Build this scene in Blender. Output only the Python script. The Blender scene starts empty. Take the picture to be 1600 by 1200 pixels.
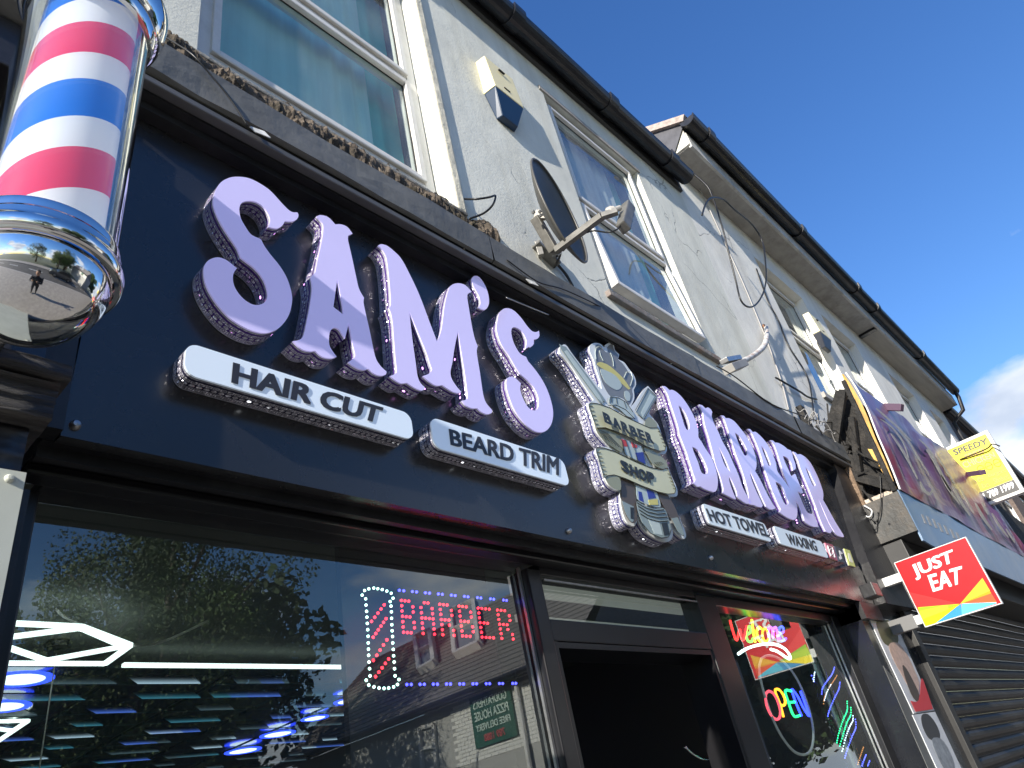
import bpy, bmesh, math, random
from mathutils import Vector, Matrix, noise
from mathutils.geometry import tessellate_polygon
random.seed(7)
SC = bpy.context.scene
COL = SC.collection
R = math.radians

# ------------------------------------------------------------------ camera
FPX = 1118.72; PCX, PCY = 800.0, 600.0
def _n(v): return Vector(v).normalized()
AX = _n((1136.0, 462.0, FPX)); AZ = _n((-390.0, -1750.0, FPX))
AZ = (AZ - AX * AX.dot(AZ)).normalized(); AY = AZ.cross(AX)
BAS = Matrix((AX, AY, AZ))                      # survey basis: photograph axes -> street axes
EYE = Vector((0.0, 0.0, 1.6))
cam = bpy.data.cameras.new('camera'); camo = bpy.data.objects.new('camera', cam); COL.objects.link(camo)
rt = BAS @ Vector((1, 0, 0)); dn = BAS @ Vector((0, 1, 0)); fw = BAS @ Vector((0, 0, 1))
mw = Matrix.Identity(4)
for i in range(3):
    mw[i][0] = rt[i]; mw[i][1] = -dn[i]; mw[i][2] = -fw[i]; mw[i][3] = EYE[i]
camo.matrix_world = mw
cam.sensor_width = 36; cam.lens = FPX / 1600 * 36; cam.clip_start = 0.02; cam.clip_end = 3000
SC.camera = camo

# ------------------------------------------------------------------ light
SUN_DIR = Vector((-0.50, -0.105, 0.215)).normalized()   # towards the sun
elev = math.asin(SUN_DIR.z); az = math.atan2(SUN_DIR.x, SUN_DIR.y)
sun = bpy.data.lights.new('sun', 'SUN'); sun.energy = 4.6; sun.angle = R(0.55); sun.color = (1.0, 0.93, 0.82)
suno = bpy.data.objects.new('sun', sun); COL.objects.link(suno)
suno.rotation_euler = (-SUN_DIR).to_track_quat('-Z', 'Y').to_euler()
SC.view_settings.view_transform = 'Standard'; SC.view_settings.look = 'None'
SC.view_settings.exposure = 0.85; SC.view_settings.gamma = 1
world = bpy.data.worlds.new('World'); SC.world = world; world.use_nodes = True
def build_world():
    nt = world.node_tree; N = nt.nodes; L = nt.links; N.clear()
    out = N.new('ShaderNodeOutputWorld'); bg = N.new('ShaderNodeBackground'); bg.inputs[1].default_value = 0.11
    sky = N.new('ShaderNodeTexSky'); sky.sky_type = 'NISHITA'; sky.sun_disc = False
    sky.sun_elevation = elev; sky.sun_rotation = az; sky.air_density = 1.35; sky.dust_density = 0.1; sky.ozone_density = 4.5
    tc = N.new('ShaderNodeTexCoord')
    nz = N.new('ShaderNodeTexNoise'); nz.inputs['Scale'].default_value = 2.6; nz.inputs['Detail'].default_value = 9; nz.inputs['Roughness'].default_value = 0.52
    mp = N.new('ShaderNodeMapping'); mp.inputs['Scale'].default_value = (1, 1, 2.2); mp.inputs['Location'].default_value = (CLX, CLY, CLZ)
    L.new(tc.outputs['Generated'], mp.inputs[0]); L.new(mp.outputs[0], nz.inputs['Vector'])
    sep = N.new('ShaderNodeSeparateXYZ'); L.new(tc.outputs['Generated'], sep.inputs[0])
    # cloud cover thins out overhead: threshold rises with height
    mr = N.new('ShaderNodeMapRange'); mr.inputs[1].default_value = 0.12; mr.inputs[2].default_value = 0.62
    mr.inputs[3].default_value = 0.44; mr.inputs[4].default_value = 0.78
    L.new(sep.outputs[2], mr.inputs[0])
    # one bank of cloud stands low over the far end of the street
    vd = N.new('ShaderNodeVectorMath'); vd.operation = 'DOT_PRODUCT'; L.new(tc.outputs['Generated'], vd.inputs[0]); vd.inputs[1].default_value = CDIR
    mb_ = N.new('ShaderNodeMapRange'); mb_.inputs[1].default_value = 0.975; mb_.inputs[2].default_value = 0.992; mb_.inputs[3].default_value = 0.0; mb_.inputs[4].default_value = 0.24; L.new(vd.outputs['Value'], mb_.inputs[0])
    ad = N.new('ShaderNodeMath'); ad.operation = 'ADD'; L.new(nz.outputs[0], ad.inputs[0]); L.new(mb_.outputs[0], ad.inputs[1])
    sub = N.new('ShaderNodeMath'); sub.operation = 'SUBTRACT'; L.new(ad.outputs[0], sub.inputs[0]); L.new(mr.outputs[0], sub.inputs[1])
    mul = N.new('ShaderNodeMath'); mul.operation = 'MULTIPLY'; mul.inputs[1].default_value = 11; mul.use_clamp = True; L.new(sub.outputs[0], mul.inputs[0])
    n2 = N.new('ShaderNodeTexNoise'); n2.inputs['Scale'].default_value = 7; n2.inputs['Detail'].default_value = 6
    L.new(mp.outputs[0], n2.inputs['Vector'])
    cr = N.new('ShaderNodeValToRGB'); cr.color_ramp.elements[0].color = (3.3, 3.8, 4.7, 1); cr.color_ramp.elements[1].color = (5.6, 5.9, 6.3, 1)
    cr.color_ramp.elements[0].position = 0.35; cr.color_ramp.elements[1].position = 0.65; L.new(n2.outputs[0], cr.inputs[0])
    hs = N.new('ShaderNodeHueSaturation'); hs.inputs['Saturation'].default_value = 1.2; hs.inputs['Hue'].default_value = 0.514; hs.inputs['Value'].default_value = 1.10
    L.new(sky.outputs[0], hs.inputs['Color'])
    mix = N.new('ShaderNodeMixRGB'); L.new(mul.outputs[0], mix.inputs[0]); L.new(hs.outputs[0], mix.inputs[1]); L.new(cr.outputs[0], mix.inputs[2])
    L.new(mix.outputs[0], bg.inputs[0]); L.new(bg.outputs[0], out.inputs[0])
CLX, CLY, CLZ = 0.0, 0.0, 0.0
CDIR = tuple((BAS @ Vector((1700 - 800, 765 - 600, FPX))).normalized())
build_world()

# ------------------------------------------------------------------ survey helpers (photograph point -> point on a real plane)
def ray(px, py): return (BAS @ Vector((px - PCX, py - PCY, FPX))).normalized()
def PY(px, py, y): d = ray(px, py); return EYE + d * ((y - EYE.y) / d.y)
def PX(px, py, x): d = ray(px, py); return EYE + d * ((x - EYE.x) / d.x)
def PZ(px, py, z): d = ray(px, py); return EYE + d * ((z - EYE.z) / d.z)
def PP(px, py, p0, n):
    d = ray(px, py); return EYE + d * ((Vector(p0) - EYE).dot(n) / d.dot(n))

# ------------------------------------------------------------------ materials
MATS = {}
def mat(name, base=(0.5, 0.5, 0.5), rough=0.5, metal=0.0, emit=None, es=0.0, var=0.0, vs=6.0, bump=0.0, bs=40.0, spec=0.5,
        dirt=None, ds=3.0, damt=0.5, coat=0.0, stretch=(1, 1, 1), rvar=0.0, tr=0.0):
    if name in MATS: return MATS[name]
    m = bpy.data.materials.new(name); m.use_nodes = True; nt = m.node_tree; N = nt.nodes; L = nt.links
    b = N['Principled BSDF']
    b.inputs['Base Color'].default_value = (*base, 1); b.inputs['Roughness'].default_value = rough
    b.inputs['Metallic'].default_value = metal; b.inputs['Specular IOR Level'].default_value = spec
    b.inputs['Coat Weight'].default_value = coat; b.inputs['Coat Roughness'].default_value = 0.05
    if emit: b.inputs['Emission Color'].default_value = (*emit, 1); b.inputs['Emission Strength'].default_value = es
    tc = N.new('ShaderNodeTexCoord'); mp = N.new('ShaderNodeMapping'); mp.inputs['Scale'].default_value = stretch
    L.new(tc.outputs['Object'], mp.inputs[0])
    col = None
    if var > 0:
        nz = N.new('ShaderNodeTexNoise'); nz.inputs['Scale'].default_value = vs; nz.inputs['Detail'].default_value = 8; nz.inputs['Roughness'].default_value = 0.62
        L.new(mp.outputs[0], nz.inputs['Vector'])
        r = N.new('ShaderNodeValToRGB'); r.color_ramp.elements[0].position = 0.3; r.color_ramp.elements[1].position = 0.7
        r.color_ramp.elements[0].color = (*[max(0, c * (1 - var)) for c in base], 1); r.color_ramp.elements[1].color = (*[min(1, c * (1 + var)) for c in base], 1)
        L.new(nz.outputs[0], r.inputs[0]); col = r.outputs[0]
    if dirt:
        n2 = N.new('ShaderNodeTexNoise'); n2.inputs['Scale'].default_value = ds; n2.inputs['Detail'].default_value = 10; n2.inputs['Roughness'].default_value = 0.7
        L.new(mp.outputs[0], n2.inputs['Vector'])
        r2 = N.new('ShaderNodeValToRGB'); r2.color_ramp.elements[0].position = 0.48; r2.color_ramp.elements[1].position = 0.68
        r2.color_ramp.elements[0].color = (0, 0, 0, 1); r2.color_ramp.elements[1].color = (damt, damt, damt, 1)
        L.new(n2.outputs[0], r2.inputs[0])
        mx = N.new('ShaderNodeMixRGB'); L.new(r2.outputs[0], mx.inputs[0]); mx.inputs[2].default_value = (*dirt, 1)
        if col: L.new(col, mx.inputs[1])
        else: mx.inputs[1].default_value = (*base, 1)
        col = mx.outputs[0]
    if col: L.new(col, b.inputs['Base Color'])
    if bump > 0:
        n3 = N.new('ShaderNodeTexNoise'); n3.inputs['Scale'].default_value = bs; n3.inputs['Detail'].default_value = 8; n3.inputs['Roughness'].default_value = 0.6
        L.new(mp.outputs[0], n3.inputs['Vector'])
        bp = N.new('ShaderNodeBump'); bp.inputs['Strength'].default_value = bump; bp.inputs['Distance'].default_value = 0.02
        L.new(n3.outputs[0], bp.inputs['Height']); L.new(bp.outputs[0], b.inputs['Normal'])
    if rvar > 0:
        n4 = N.new('ShaderNodeTexNoise'); n4.inputs['Scale'].default_value = 9; n4.inputs['Detail'].default_value = 6; L.new(mp.outputs[0], n4.inputs['Vector'])
        mr = N.new('ShaderNodeMapRange'); mr.inputs[3].default_value = max(0.0, rough - rvar); mr.inputs[4].default_value = rough + rvar
        L.new(n4.outputs[0], mr.inputs[0]); L.new(mr.outputs[0], b.inputs['Roughness'])
    MATS[name] = m; return m

def stucco(name, base, seed, streak=0.35):
    if name in MATS: return MATS[name]
    m = bpy.data.materials.new(name); m.use_nodes = True; nt = m.node_tree; N = nt.nodes; L = nt.links
    b = N['Principled BSDF']; b.inputs['Roughness'].default_value = 0.9; b.inputs['Specular IOR Level'].default_value = 0.2
    tc = N.new('ShaderNodeTexCoord')
    mp = N.new('ShaderNodeMapping'); mp.inputs['Location'].default_value = (seed, seed, seed); L.new(tc.outputs['Object'], mp.inputs[0])
    mps = N.new('ShaderNodeMapping'); mps.inputs['Scale'].default_value = (5, 5, 0.55); mps.inputs['Location'].default_value = (seed, 0, 0); L.new(tc.outputs['Object'], mps.inputs[0])
    def nz(sc, v, det=8, ro=0.6):
        n = N.new('ShaderNodeTexNoise'); n.inputs['Scale'].default_value = sc; n.inputs['Detail'].default_value = det; n.inputs['Roughness'].default_value = ro; L.new(v, n.inputs['Vector']); return n.outputs[0]
    def ramp(v, p0, p1, c0, c1):
        r = N.new('ShaderNodeValToRGB'); r.color_ramp.elements[0].position = p0; r.color_ramp.elements[1].position = p1
        r.color_ramp.elements[0].color = (*c0, 1); r.color_ramp.elements[1].color = (*c1, 1); L.new(v, r.inputs[0]); return r.outputs[0]
    def mx(f, a, c):
        x = N.new('ShaderNodeMixRGB')
        L.new(f, x.inputs[0])
        if isinstance(a, tuple): x.inputs[1].default_value = (*a, 1)
        else: L.new(a, x.inputs[1])
        if isinstance(c, tuple): x.inputs[2].default_value = (*c, 1)
        else: L.new(c, x.inputs[2])
        return x.outputs[0]
    c = ramp(nz(1.6, mp.outputs[0]), 0.3, 0.7, tuple(k * 0.87 for k in base), tuple(min(1, k * 1.06) for k in base))
    st = ramp(nz(1.0, mps.outputs[0], 8), 0.46, 0.70, (0, 0, 0), (streak,) * 3)
    c = mx(st, c, (base[0] * 0.62, base[1] * 0.6, base[2] * 0.56))
    gr = ramp(nz(14, mp.outputs[0], 10, 0.75), 0.60, 0.74, (0, 0, 0), (0.4, 0.4, 0.4))
    c = mx(gr, c, (base[0] * 0.6, base[1] * 0.6, base[2] * 0.58))
    # hairline cracks, broken up by a mask
    vo = N.new('ShaderNodeTexVoronoi'); vo.feature = 'DISTANCE_TO_EDGE'; vo.inputs['Scale'].default_value = 1.7
    dis = N.new('ShaderNodeMixRGB'); dis.inputs[0].default_value = 0.12; nn = N.new('ShaderNodeTexNoise'); nn.inputs['Scale'].default_value = 6; nn.inputs['Detail'].default_value = 6
    L.new(mp.outputs[0], nn.inputs['Vector']); L.new(mp.outputs[0], dis.inputs[1]); L.new(nn.outputs['Color'], dis.inputs[2]); L.new(dis.outputs[0], vo.inputs['Vector'])
    ck = ramp(vo.outputs['Distance'], 0.0, 0.006, (1, 1, 1), (0, 0, 0))
    mk = ramp(nz(1.1, mp.outputs[0], 3), 0.52, 0.6, (0, 0, 0), (0.85, 0.85, 0.85))
    mm = N.new('ShaderNodeMath'); mm.operation = 'MULTIPLY'; L.new(ck, mm.inputs[0]); L.new(mk, mm.inputs[1])
    c = mx(mm.outputs[0], c, (0.08, 0.08, 0.075))
    L.new(c, b.inputs['Base Color'])
    h1 = N.new('ShaderNodeMath'); h1.operation = 'MULTIPLY_ADD'; h1.inputs[1].default_value = 0.35; L.new(nz(70, mp.outputs[0], 6, 0.7), h1.inputs[0]); L.new(nz(5, mp.outputs[0], 5, 0.5), h1.inputs[2])
    h2 = N.new('ShaderNodeMath'); h2.operation = 'MULTIPLY_ADD'; h2.inputs[1].default_value = -0.5; L.new(mm.outputs[0], h2.inputs[0]); L.new(h1.outputs[0], h2.inputs[2])
    bp = N.new('ShaderNodeBump'); bp.inputs['Strength'].default_value = 0.30; bp.inputs['Distance'].default_value = 0.02
    L.new(h2.outputs[0], bp.inputs['Height']); L.new(bp.outputs[0], b.inputs['Normal'])
    MATS[name] = m; return m

def glass(name, tint=(1, 1, 1), refl=1.0, rough=0.0, ior=1.5, wav=0.0, base=0.04, dust=0.0):
    if name in MATS: return MATS[name]
    m = bpy.data.materials.new(name); m.use_nodes = True; nt = m.node_tree; N = nt.nodes; L = nt.links; N.clear()
    out = N.new('ShaderNodeOutputMaterial'); mix = N.new('ShaderNodeMixShader'); t = N.new('ShaderNodeBsdfTransparent'); g = N.new('ShaderNodeBsdfGlossy')
    t.inputs[0].default_value = (*tint, 1); g.inputs['Roughness'].default_value = rough; g.inputs[0].default_value = (0.95, 1, 0.98, 1)
    ge = N.new('ShaderNodeNewGeometry'); dt = N.new('ShaderNodeVectorMath'); dt.operation = 'DOT_PRODUCT'; L.new(ge.outputs['Normal'], dt.inputs[0]); L.new(ge.outputs['Incoming'], dt.inputs[1])
    ab = N.new('ShaderNodeMath'); ab.operation = 'ABSOLUTE'; L.new(dt.outputs['Value'], ab.inputs[0]); om = N.new('ShaderNodeMath'); om.operation = 'SUBTRACT'; om.inputs[0].default_value = 1.0; L.new(ab.outputs[0], om.inputs[1])
    pw = N.new('ShaderNodeMath'); pw.operation = 'POWER'; L.new(om.outputs[0], pw.inputs[0]); pw.inputs[1].default_value = 5.0
    fr = N.new('ShaderNodeMath'); fr.operation = 'MULTIPLY_ADD'; L.new(pw.outputs[0], fr.inputs[0]); fr.inputs[1].default_value = 0.96; fr.inputs[2].default_value = 0.04
    mu = N.new('ShaderNodeMath'); mu.operation = 'MULTIPLY_ADD'; mu.inputs[1].default_value = 1.35 * refl; mu.inputs[2].default_value = base; mu.use_clamp = True
    L.new(fr.outputs[0], mu.inputs[0]); L.new(mu.outputs[0], mix.inputs[0]); L.new(t.outputs[0], mix.inputs[1]); L.new(g.outputs[0], mix.inputs[2])
    if dust > 0:
        df = N.new('ShaderNodeBsdfDiffuse'); df.inputs[0].default_value = (0.7, 0.72, 0.7, 1); m2 = N.new('ShaderNodeMixShader')
        tcd = N.new('ShaderNodeTexCoord'); nd = N.new('ShaderNodeTexNoise'); nd.inputs['Scale'].default_value = 3; nd.inputs['Detail'].default_value = 8; L.new(tcd.outputs['Object'], nd.inputs['Vector'])
        mrd = N.new('ShaderNodeMapRange'); mrd.inputs[1].default_value = 0.3; mrd.inputs[2].default_value = 0.75; mrd.inputs[3].default_value = dust * 0.4; mrd.inputs[4].default_value = dust * 1.7; L.new(nd.outputs[0], mrd.inputs[0])
        L.new(mrd.outputs[0], m2.inputs[0]); L.new(mix.outputs[0], m2.inputs[1]); L.new(df.outputs[0], m2.inputs[2]); L.new(m2.outputs[0], out.inputs[0])
    else: L.new(mix.outputs[0], out.inputs[0])
    if wav > 0:
        tc = N.new('ShaderNodeTexCoord'); nz = N.new('ShaderNodeTexNoise'); nz.inputs['Scale'].default_value = 2.2; nz.inputs['Detail'].default_value = 2; L.new(tc.outputs['Object'], nz.inputs['Vector'])
        bp = N.new('ShaderNodeBump'); bp.inputs['Strength'].default_value = wav; bp.inputs['Distance'].default_value = 0.02; L.new(nz.outputs[0], bp.inputs['Height'])
        L.new(bp.outputs[0], g.inputs['Normal'])
    MATS[name] = m; return m

def gem(name, dark, emit):
    """rhinestone tape: two rows of key pattern with a row of round stones between, run along the edge of a letter (UV = metres along, 0..1 across)"""
    if name in MATS: return MATS[name]
    m = bpy.data.materials.new(name); m.use_nodes = True; nt = m.node_tree; N = nt.nodes; L = nt.links
    b = N['Principled BSDF']
    uv = N.new('ShaderNodeUVMap'); sp = N.new('ShaderNodeSeparateXYZ'); L.new(uv.outputs[0], sp.inputs[0])
    def M(op, a, c=None, clamp=False, d=None):
        x = N.new('ShaderNodeMath'); x.operation = op; x.use_clamp = clamp
        for i, q in enumerate((a, c, d)):
            if q is None: continue
            if isinstance(q, (int, float)): x.inputs[i].default_value = q
            else: L.new(q, x.inputs[i])
        return x.outputs[0]
    U = M('DIVIDE', sp.outputs[0], 0.0165); V = sp.outputs[1]
    fx = M('ABSOLUTE', M('SUBTRACT', M('FRACT', U), 0.5))
    def key(v0, h):
        fy = M('ABSOLUTE', M('DIVIDE', M('SUBTRACT', V, v0), h))
        d = M('MAXIMUM', fx, fy)
        ring = M('MULTIPLY', M('GREATER_THAN', d, 0.24), M('LESS_THAN', d, 0.46))
        core = M('LESS_THAN', M('MAXIMUM', M('ABSOLUTE', M('SUBTRACT', fx, 0.05)), fy), 0.12)
        return M('MULTIPLY', M('MAXIMUM', ring, core), M('LESS_THAN', fy, 0.5))
    sy = M('DIVIDE', M('SUBTRACT', V, 0.55), 0.26)
    r2 = M('SQRT', M('ADD', M('MULTIPLY', fx, fx), M('MULTIPLY', sy, sy)))
    stone = M('LESS_THAN', r2, 0.4)
    k = M('MAXIMUM', key(0.30, 0.22), key(0.82, 0.26))
    edge = M('MAXIMUM', M('LESS_THAN', V, 0.045), M('GREATER_THAN', V, 0.965))
    mask = M('MAXIMUM', M('MAXIMUM', k, stone), edge)
    cell = N.new('ShaderNodeCombineXYZ'); L.new(M('FLOOR', U), cell.inputs[0]); L.new(M('FLOOR', M('MULTIPLY', V, 3.3)), cell.inputs[1])
    wn = N.new('ShaderNodeTexWhiteNoise'); wn.noise_dimensions = '2D'; L.new(cell.outputs[0], wn.inputs['Vector'])
    fac = N.new('ShaderNodeTexVoronoi'); fac.inputs['Scale'].default_value = 330; tc = N.new('ShaderNodeTexCoord'); L.new(tc.outputs['Object'], fac.inputs['Vector'])
    cr = N.new('ShaderNodeMixRGB'); cr.inputs[1].default_value = (*dark, 1); cr.inputs[2].default_value = (0.72, 0.71, 0.80, 1); L.new(mask, cr.inputs[0])
    L.new(cr.outputs[0], b.inputs['Base Color']); L.new(M('MULTIPLY', mask, 0.45), b.inputs['Metallic']); b.inputs['Roughness'].default_value = 0.2
    # faceted normals
    nm = N.new('ShaderNodeVectorMath'); nm.operation = 'SUBTRACT'; L.new(fac.outputs['Color'], nm.inputs[0]); nm.inputs[1].default_value = (0.5, 0.5, 0.5)
    ns = N.new('ShaderNodeVectorMath'); ns.operation = 'SCALE'; L.new(nm.outputs[0], ns.inputs[0]); L.new(M('MULTIPLY', mask, 1.5), ns.inputs['Scale'])
    ge = N.new('ShaderNodeNewGeometry'); na = N.new('ShaderNodeVectorMath'); L.new(ge.outputs['Normal'], na.inputs[0]); L.new(ns.outputs[0], na.inputs[1])
    nn = N.new('ShaderNodeVectorMath'); nn.operation = 'NORMALIZE'; L.new(na.outputs[0], nn.inputs[0]); L.new(nn.outputs[0], b.inputs['Normal'])
    # a few stones sparkle: the glint is put in as emission
    lit = M('MULTIPLY', M('GREATER_THAN', wn.outputs['Value'], 0.93), M('LESS_THAN', r2, 0.28))
    b.inputs['Emission Color'].default_value = (*emit, 1); L.new(M('MULTIPLY', lit, 2.2), b.inputs['Emission Strength'])
    MATS[name] = m; return m

# ------------------------------------------------------------------ object helpers
def tag(o, label=None, cat=None, group=None, kind=None):
    if label: o['label'] = label
    if cat: o['category'] = cat
    if group: o['group'] = group
    if kind: o['kind'] = kind
    return o
def thing(name, loc, label, cat, group=None):
    o = bpy.data.objects.new(name, None); COL.objects.link(o); o.location = loc; o.empty_display_size = 0.1
    return tag(o, label, cat, group)
def link(name, me, parent=None):
    o = bpy.data.objects.new(name, me); COL.objects.link(o)
    if parent:
        o.parent = parent; w = Vector((0, 0, 0)); p = parent
        while p: w += p.location; p = p.parent
        # keep vertices in street coordinates: cancel the parent's offset
        o.location = -w
    return o
class MB:
    def __init__(s): s.v = []; s.f = []; s.uv = {}; s.sm = []
    def quad(s, *p):
        n = len(s.v); s.v += [tuple(q) for q in p]; s.f.append(tuple(range(n, n + len(p)))); return s
    def box(s, x0, x1, y0, y1, z0, z1):
        if x0 > x1: x0, x1 = x1, x0
        if y0 > y1: y0, y1 = y1, y0
        if z0 > z1: z0, z1 = z1, z0
        n = len(s.v)
        s.v += [(x0, y0, z0), (x1, y0, z0), (x1, y1, z0), (x0, y1, z0), (x0, y0, z1), (x1, y0, z1), (x1, y1, z1), (x0, y1, z1)]
        for f in ((3, 2, 1, 0), (4, 5, 6, 7), (0, 1, 5, 4), (1, 2, 6, 5), (2, 3, 7, 6), (3, 0, 4, 7)): s.f.append(tuple(n + i for i in f))
        return s
    def obox(s, c, ux, uy, uz, hx, hy, hz):
        n = len(s.v); c = Vector(c)
        for a, b_, d in ((-1, -1, -1), (1, -1, -1), (1, 1, -1), (-1, 1, -1), (-1, -1, 1), (1, -1, 1), (1, 1, 1), (-1, 1, 1)):
            s.v.append(tuple(c + ux * a * hx + uy * b_ * hy + uz * d * hz))
        for f in ((3, 2, 1, 0), (4, 5, 6, 7), (0, 1, 5, 4), (1, 2, 6, 5), (2, 3, 7, 6), (3, 0, 4, 7)): s.f.append(tuple(n + i for i in f))
        return s
    def bar(s, a, b, w, h=None, up=(0, 0, 1)):
        a = Vector(a); b = Vector(b); h = h or w; d = (b - a); l = d.length; d.normalize(); up = Vector(up)
        sd = d.cross(up)
        if sd.length < 1e-4: sd = d.cross(Vector((0, 1, 0)))
        sd.normalize(); u2 = sd.cross(d)
        return s.obox((a + b) / 2, d, sd, u2, l / 2, w / 2, h / 2)
    def tube(s, path, r, n=8, closed=False, caps=True):
        P = [Vector(p) for p in path]; base = len(s.v); m = len(P); prev = None
        rr = r if isinstance(r, (list, tuple)) else [r] * m
        for i, p in enumerate(P):
            if closed: t = P[(i + 1) % m] - P[i - 1]
            else: t = P[min(i + 1, m - 1)] - P[max(i - 1, 0)]
            t.normalize()
            if prev is None:
                a = Vector((0, 0, 1)) if abs(t.z) < 0.9 else Vector((1, 0, 0)); u = t.cross(a).normalized()
            else:
                u = prev - t * prev.dot(t)
                u = u.normalized() if u.length > 1e-6 else t.orthogonal().normalized()
            prev = u; w = t.cross(u)
            for k in range(n):
                an = 2 * math.pi * k / n; s.v.append(tuple(p + (u * math.cos(an) + w * math.sin(an)) * rr[i]))
        segs = m if closed else m - 1
        for i in range(segs):
            j = (i + 1) % m
            for k in range(n):
                s.f.append((base + i * n + k, base + i * n + (k + 1) % n, base + j * n + (k + 1) % n, base + j * n + k))
        if caps and not closed:
            s.f.append(tuple(base + k for k in range(n))[::-1]); s.f.append(tuple(base + (m - 1) * n + k for k in range(n)))
        return s
    def lathe(s, prof, c, n=32, axis='z'):
        base = len(s.v); c = Vector(c)
        for (r, h) in prof:
            for k in range(n):
                a = 2 * math.pi * k / n
                if axis == 'z': s.v.append((c.x + r * math.cos(a), c.y + r * math.sin(a), c.z + h))
                elif axis == 'y': s.v.append((c.x + r * math.cos(a), c.y + h, c.z + r * math.sin(a)))
                else: s.v.append((c.x + h, c.y + r * math.cos(a), c.z + r * math.sin(a)))
        for i in range(len(prof) - 1):
            for k in range(n):
                s.f.append((base + i * n + k, base + i * n + (k + 1) % n, base + (i + 1) * n + (k + 1) % n, base + (i + 1) * n + k))
        return s
    def prism(s, loops, y0, y1, back=True, uvs=False):
        """loops: list of [(x,z)] outline + holes, extruded from y0 (front) to y1"""
        tri = tessellate_polygon([[Vector((x, z, 0)) for x, z in lp] for lp in loops])
        flat = [q for lp in loops for q in lp]; n = len(s.v); m = len(flat)
        s.v += [(x, y0, z) for x, z in flat]; s.v += [(x, y1, z) for x, z in flat]
        for t in tri:
            a, b, c = t; A, B, C_ = flat[a], flat[b], flat[c]
            cr = (B[0] - A[0]) * (C_[1] - A[1]) - (B[1] - A[1]) * (C_[0] - A[0])
            if cr < 0: a, c = c, a
            s.f.append((n + a, n + b, n + c))
            if back: s.f.append((n + m + c, n + m + b, n + m + a))
        o = 0
        for lp in loops:
            k = len(lp)
            for i in range(k):
                j = (i + 1) % k; s.f.append((n + o + i, n + o + j, n + m + o + j, n + m + o + i))
            o += k
        return s
    def build(s, name, m, parent=None, smooth=False, bevel=0.0, fixn=True):
        me = bpy.data.meshes.new(name); me.from_pydata([tuple(v) for v in s.v], [], s.f); me.materials.append(m)
        if fixn or bevel:
            bm = bmesh.new(); bm.from_mesh(me)
            if bevel:
                bmesh.ops.remove_doubles(bm, verts=bm.verts, dist=1e-5)
                ed = [e for e in bm.edges if len(e.link_faces) == 2 and e.calc_face_angle(0) > 0.5]
                bmesh.ops.bevel(bm, geom=ed, offset=bevel, segments=2, affect='EDGES', profile=0.6)
            if fixn: bmesh.ops.recalc_face_normals(bm, faces=bm.faces)
            bm.to_mesh(me); bm.free()
        if smooth:
            me.polygons.foreach_set('use_smooth', [True] * len(me.polygons))
            if smooth != 'all': 
                try: me.set_sharp_from_angle(angle=R(35))
                except Exception: pass
        return link(name, me, parent)

def smooth_loop(pts, sub=4):
    """Catmull-Rom through traced points; a third item marks a sharp corner"""
    n = len(pts); out = []
    P = [Vector((p[0], p[1])) for p in pts]; C = [len(p) > 2 and p[2] for p in pts]
    for i in range(n):
        p1, p2 = P[i], P[(i + 1) % n]
        p0 = P[i - 1] if not C[i] else p1 - (p2 - p1) * 0.3
        p3 = P[(i + 2) % n] if not C[(i + 1) % n] else p2 + (p2 - p1) * 0.3
        L_ = (p2 - p1).length; k = max(1, min(sub, int(L_ / 2.5)))
        for j in range(k):
            t = j / k; t2 = t * t; t3 = t2 * t
            q = 0.5 * ((2 * p1) + (p2 - p0) * t + (2 * p0 - 5 * p1 + 4 * p2 - p3) * t2 + (3 * p1 - p0 - 3 * p2 + p3) * t3)
            out.append((q.x, q.y))
    return out
def to_plane(loop, y): return [(lambda v: (v.x, v.z))(PY(a, b, y)) for a, b in loop]

def side_strip(name, loops, y0, y1, m, parent):
    """edge band of a letter with UVs: u metres along, v across"""
    vs = []; fs = []; uvs = []
    for lp in loops:
        k = len(lp); n = len(vs); u = 0.0; us = [0.0]
        for i in range(k):
            a = lp[i]; b = lp[(i + 1) % k]; u += math.hypot(b[0] - a[0], b[1] - a[1]); us.append(u)
        for x, z in lp: vs.append((x, y0, z)); vs.append((x, y1, z))
        for i in range(k):
            j = (i + 1) % k; fs.append((n + 2 * i, n + 2 * j, n + 2 * j + 1, n + 2 * i + 1)); uvs += [(us[i], 0), (us[i + 1], 0), (us[i + 1], 1), (us[i], 1)]
    me = bpy.data.meshes.new(name); me.from_pydata(vs, [], fs); me.materials.append(m)
    ul = me.uv_layers.new(name='UVMap')
    for i, q in enumerate(uvs): ul.data[i].uv = q
    # outward normals
    return link(name, me, parent)

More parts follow.
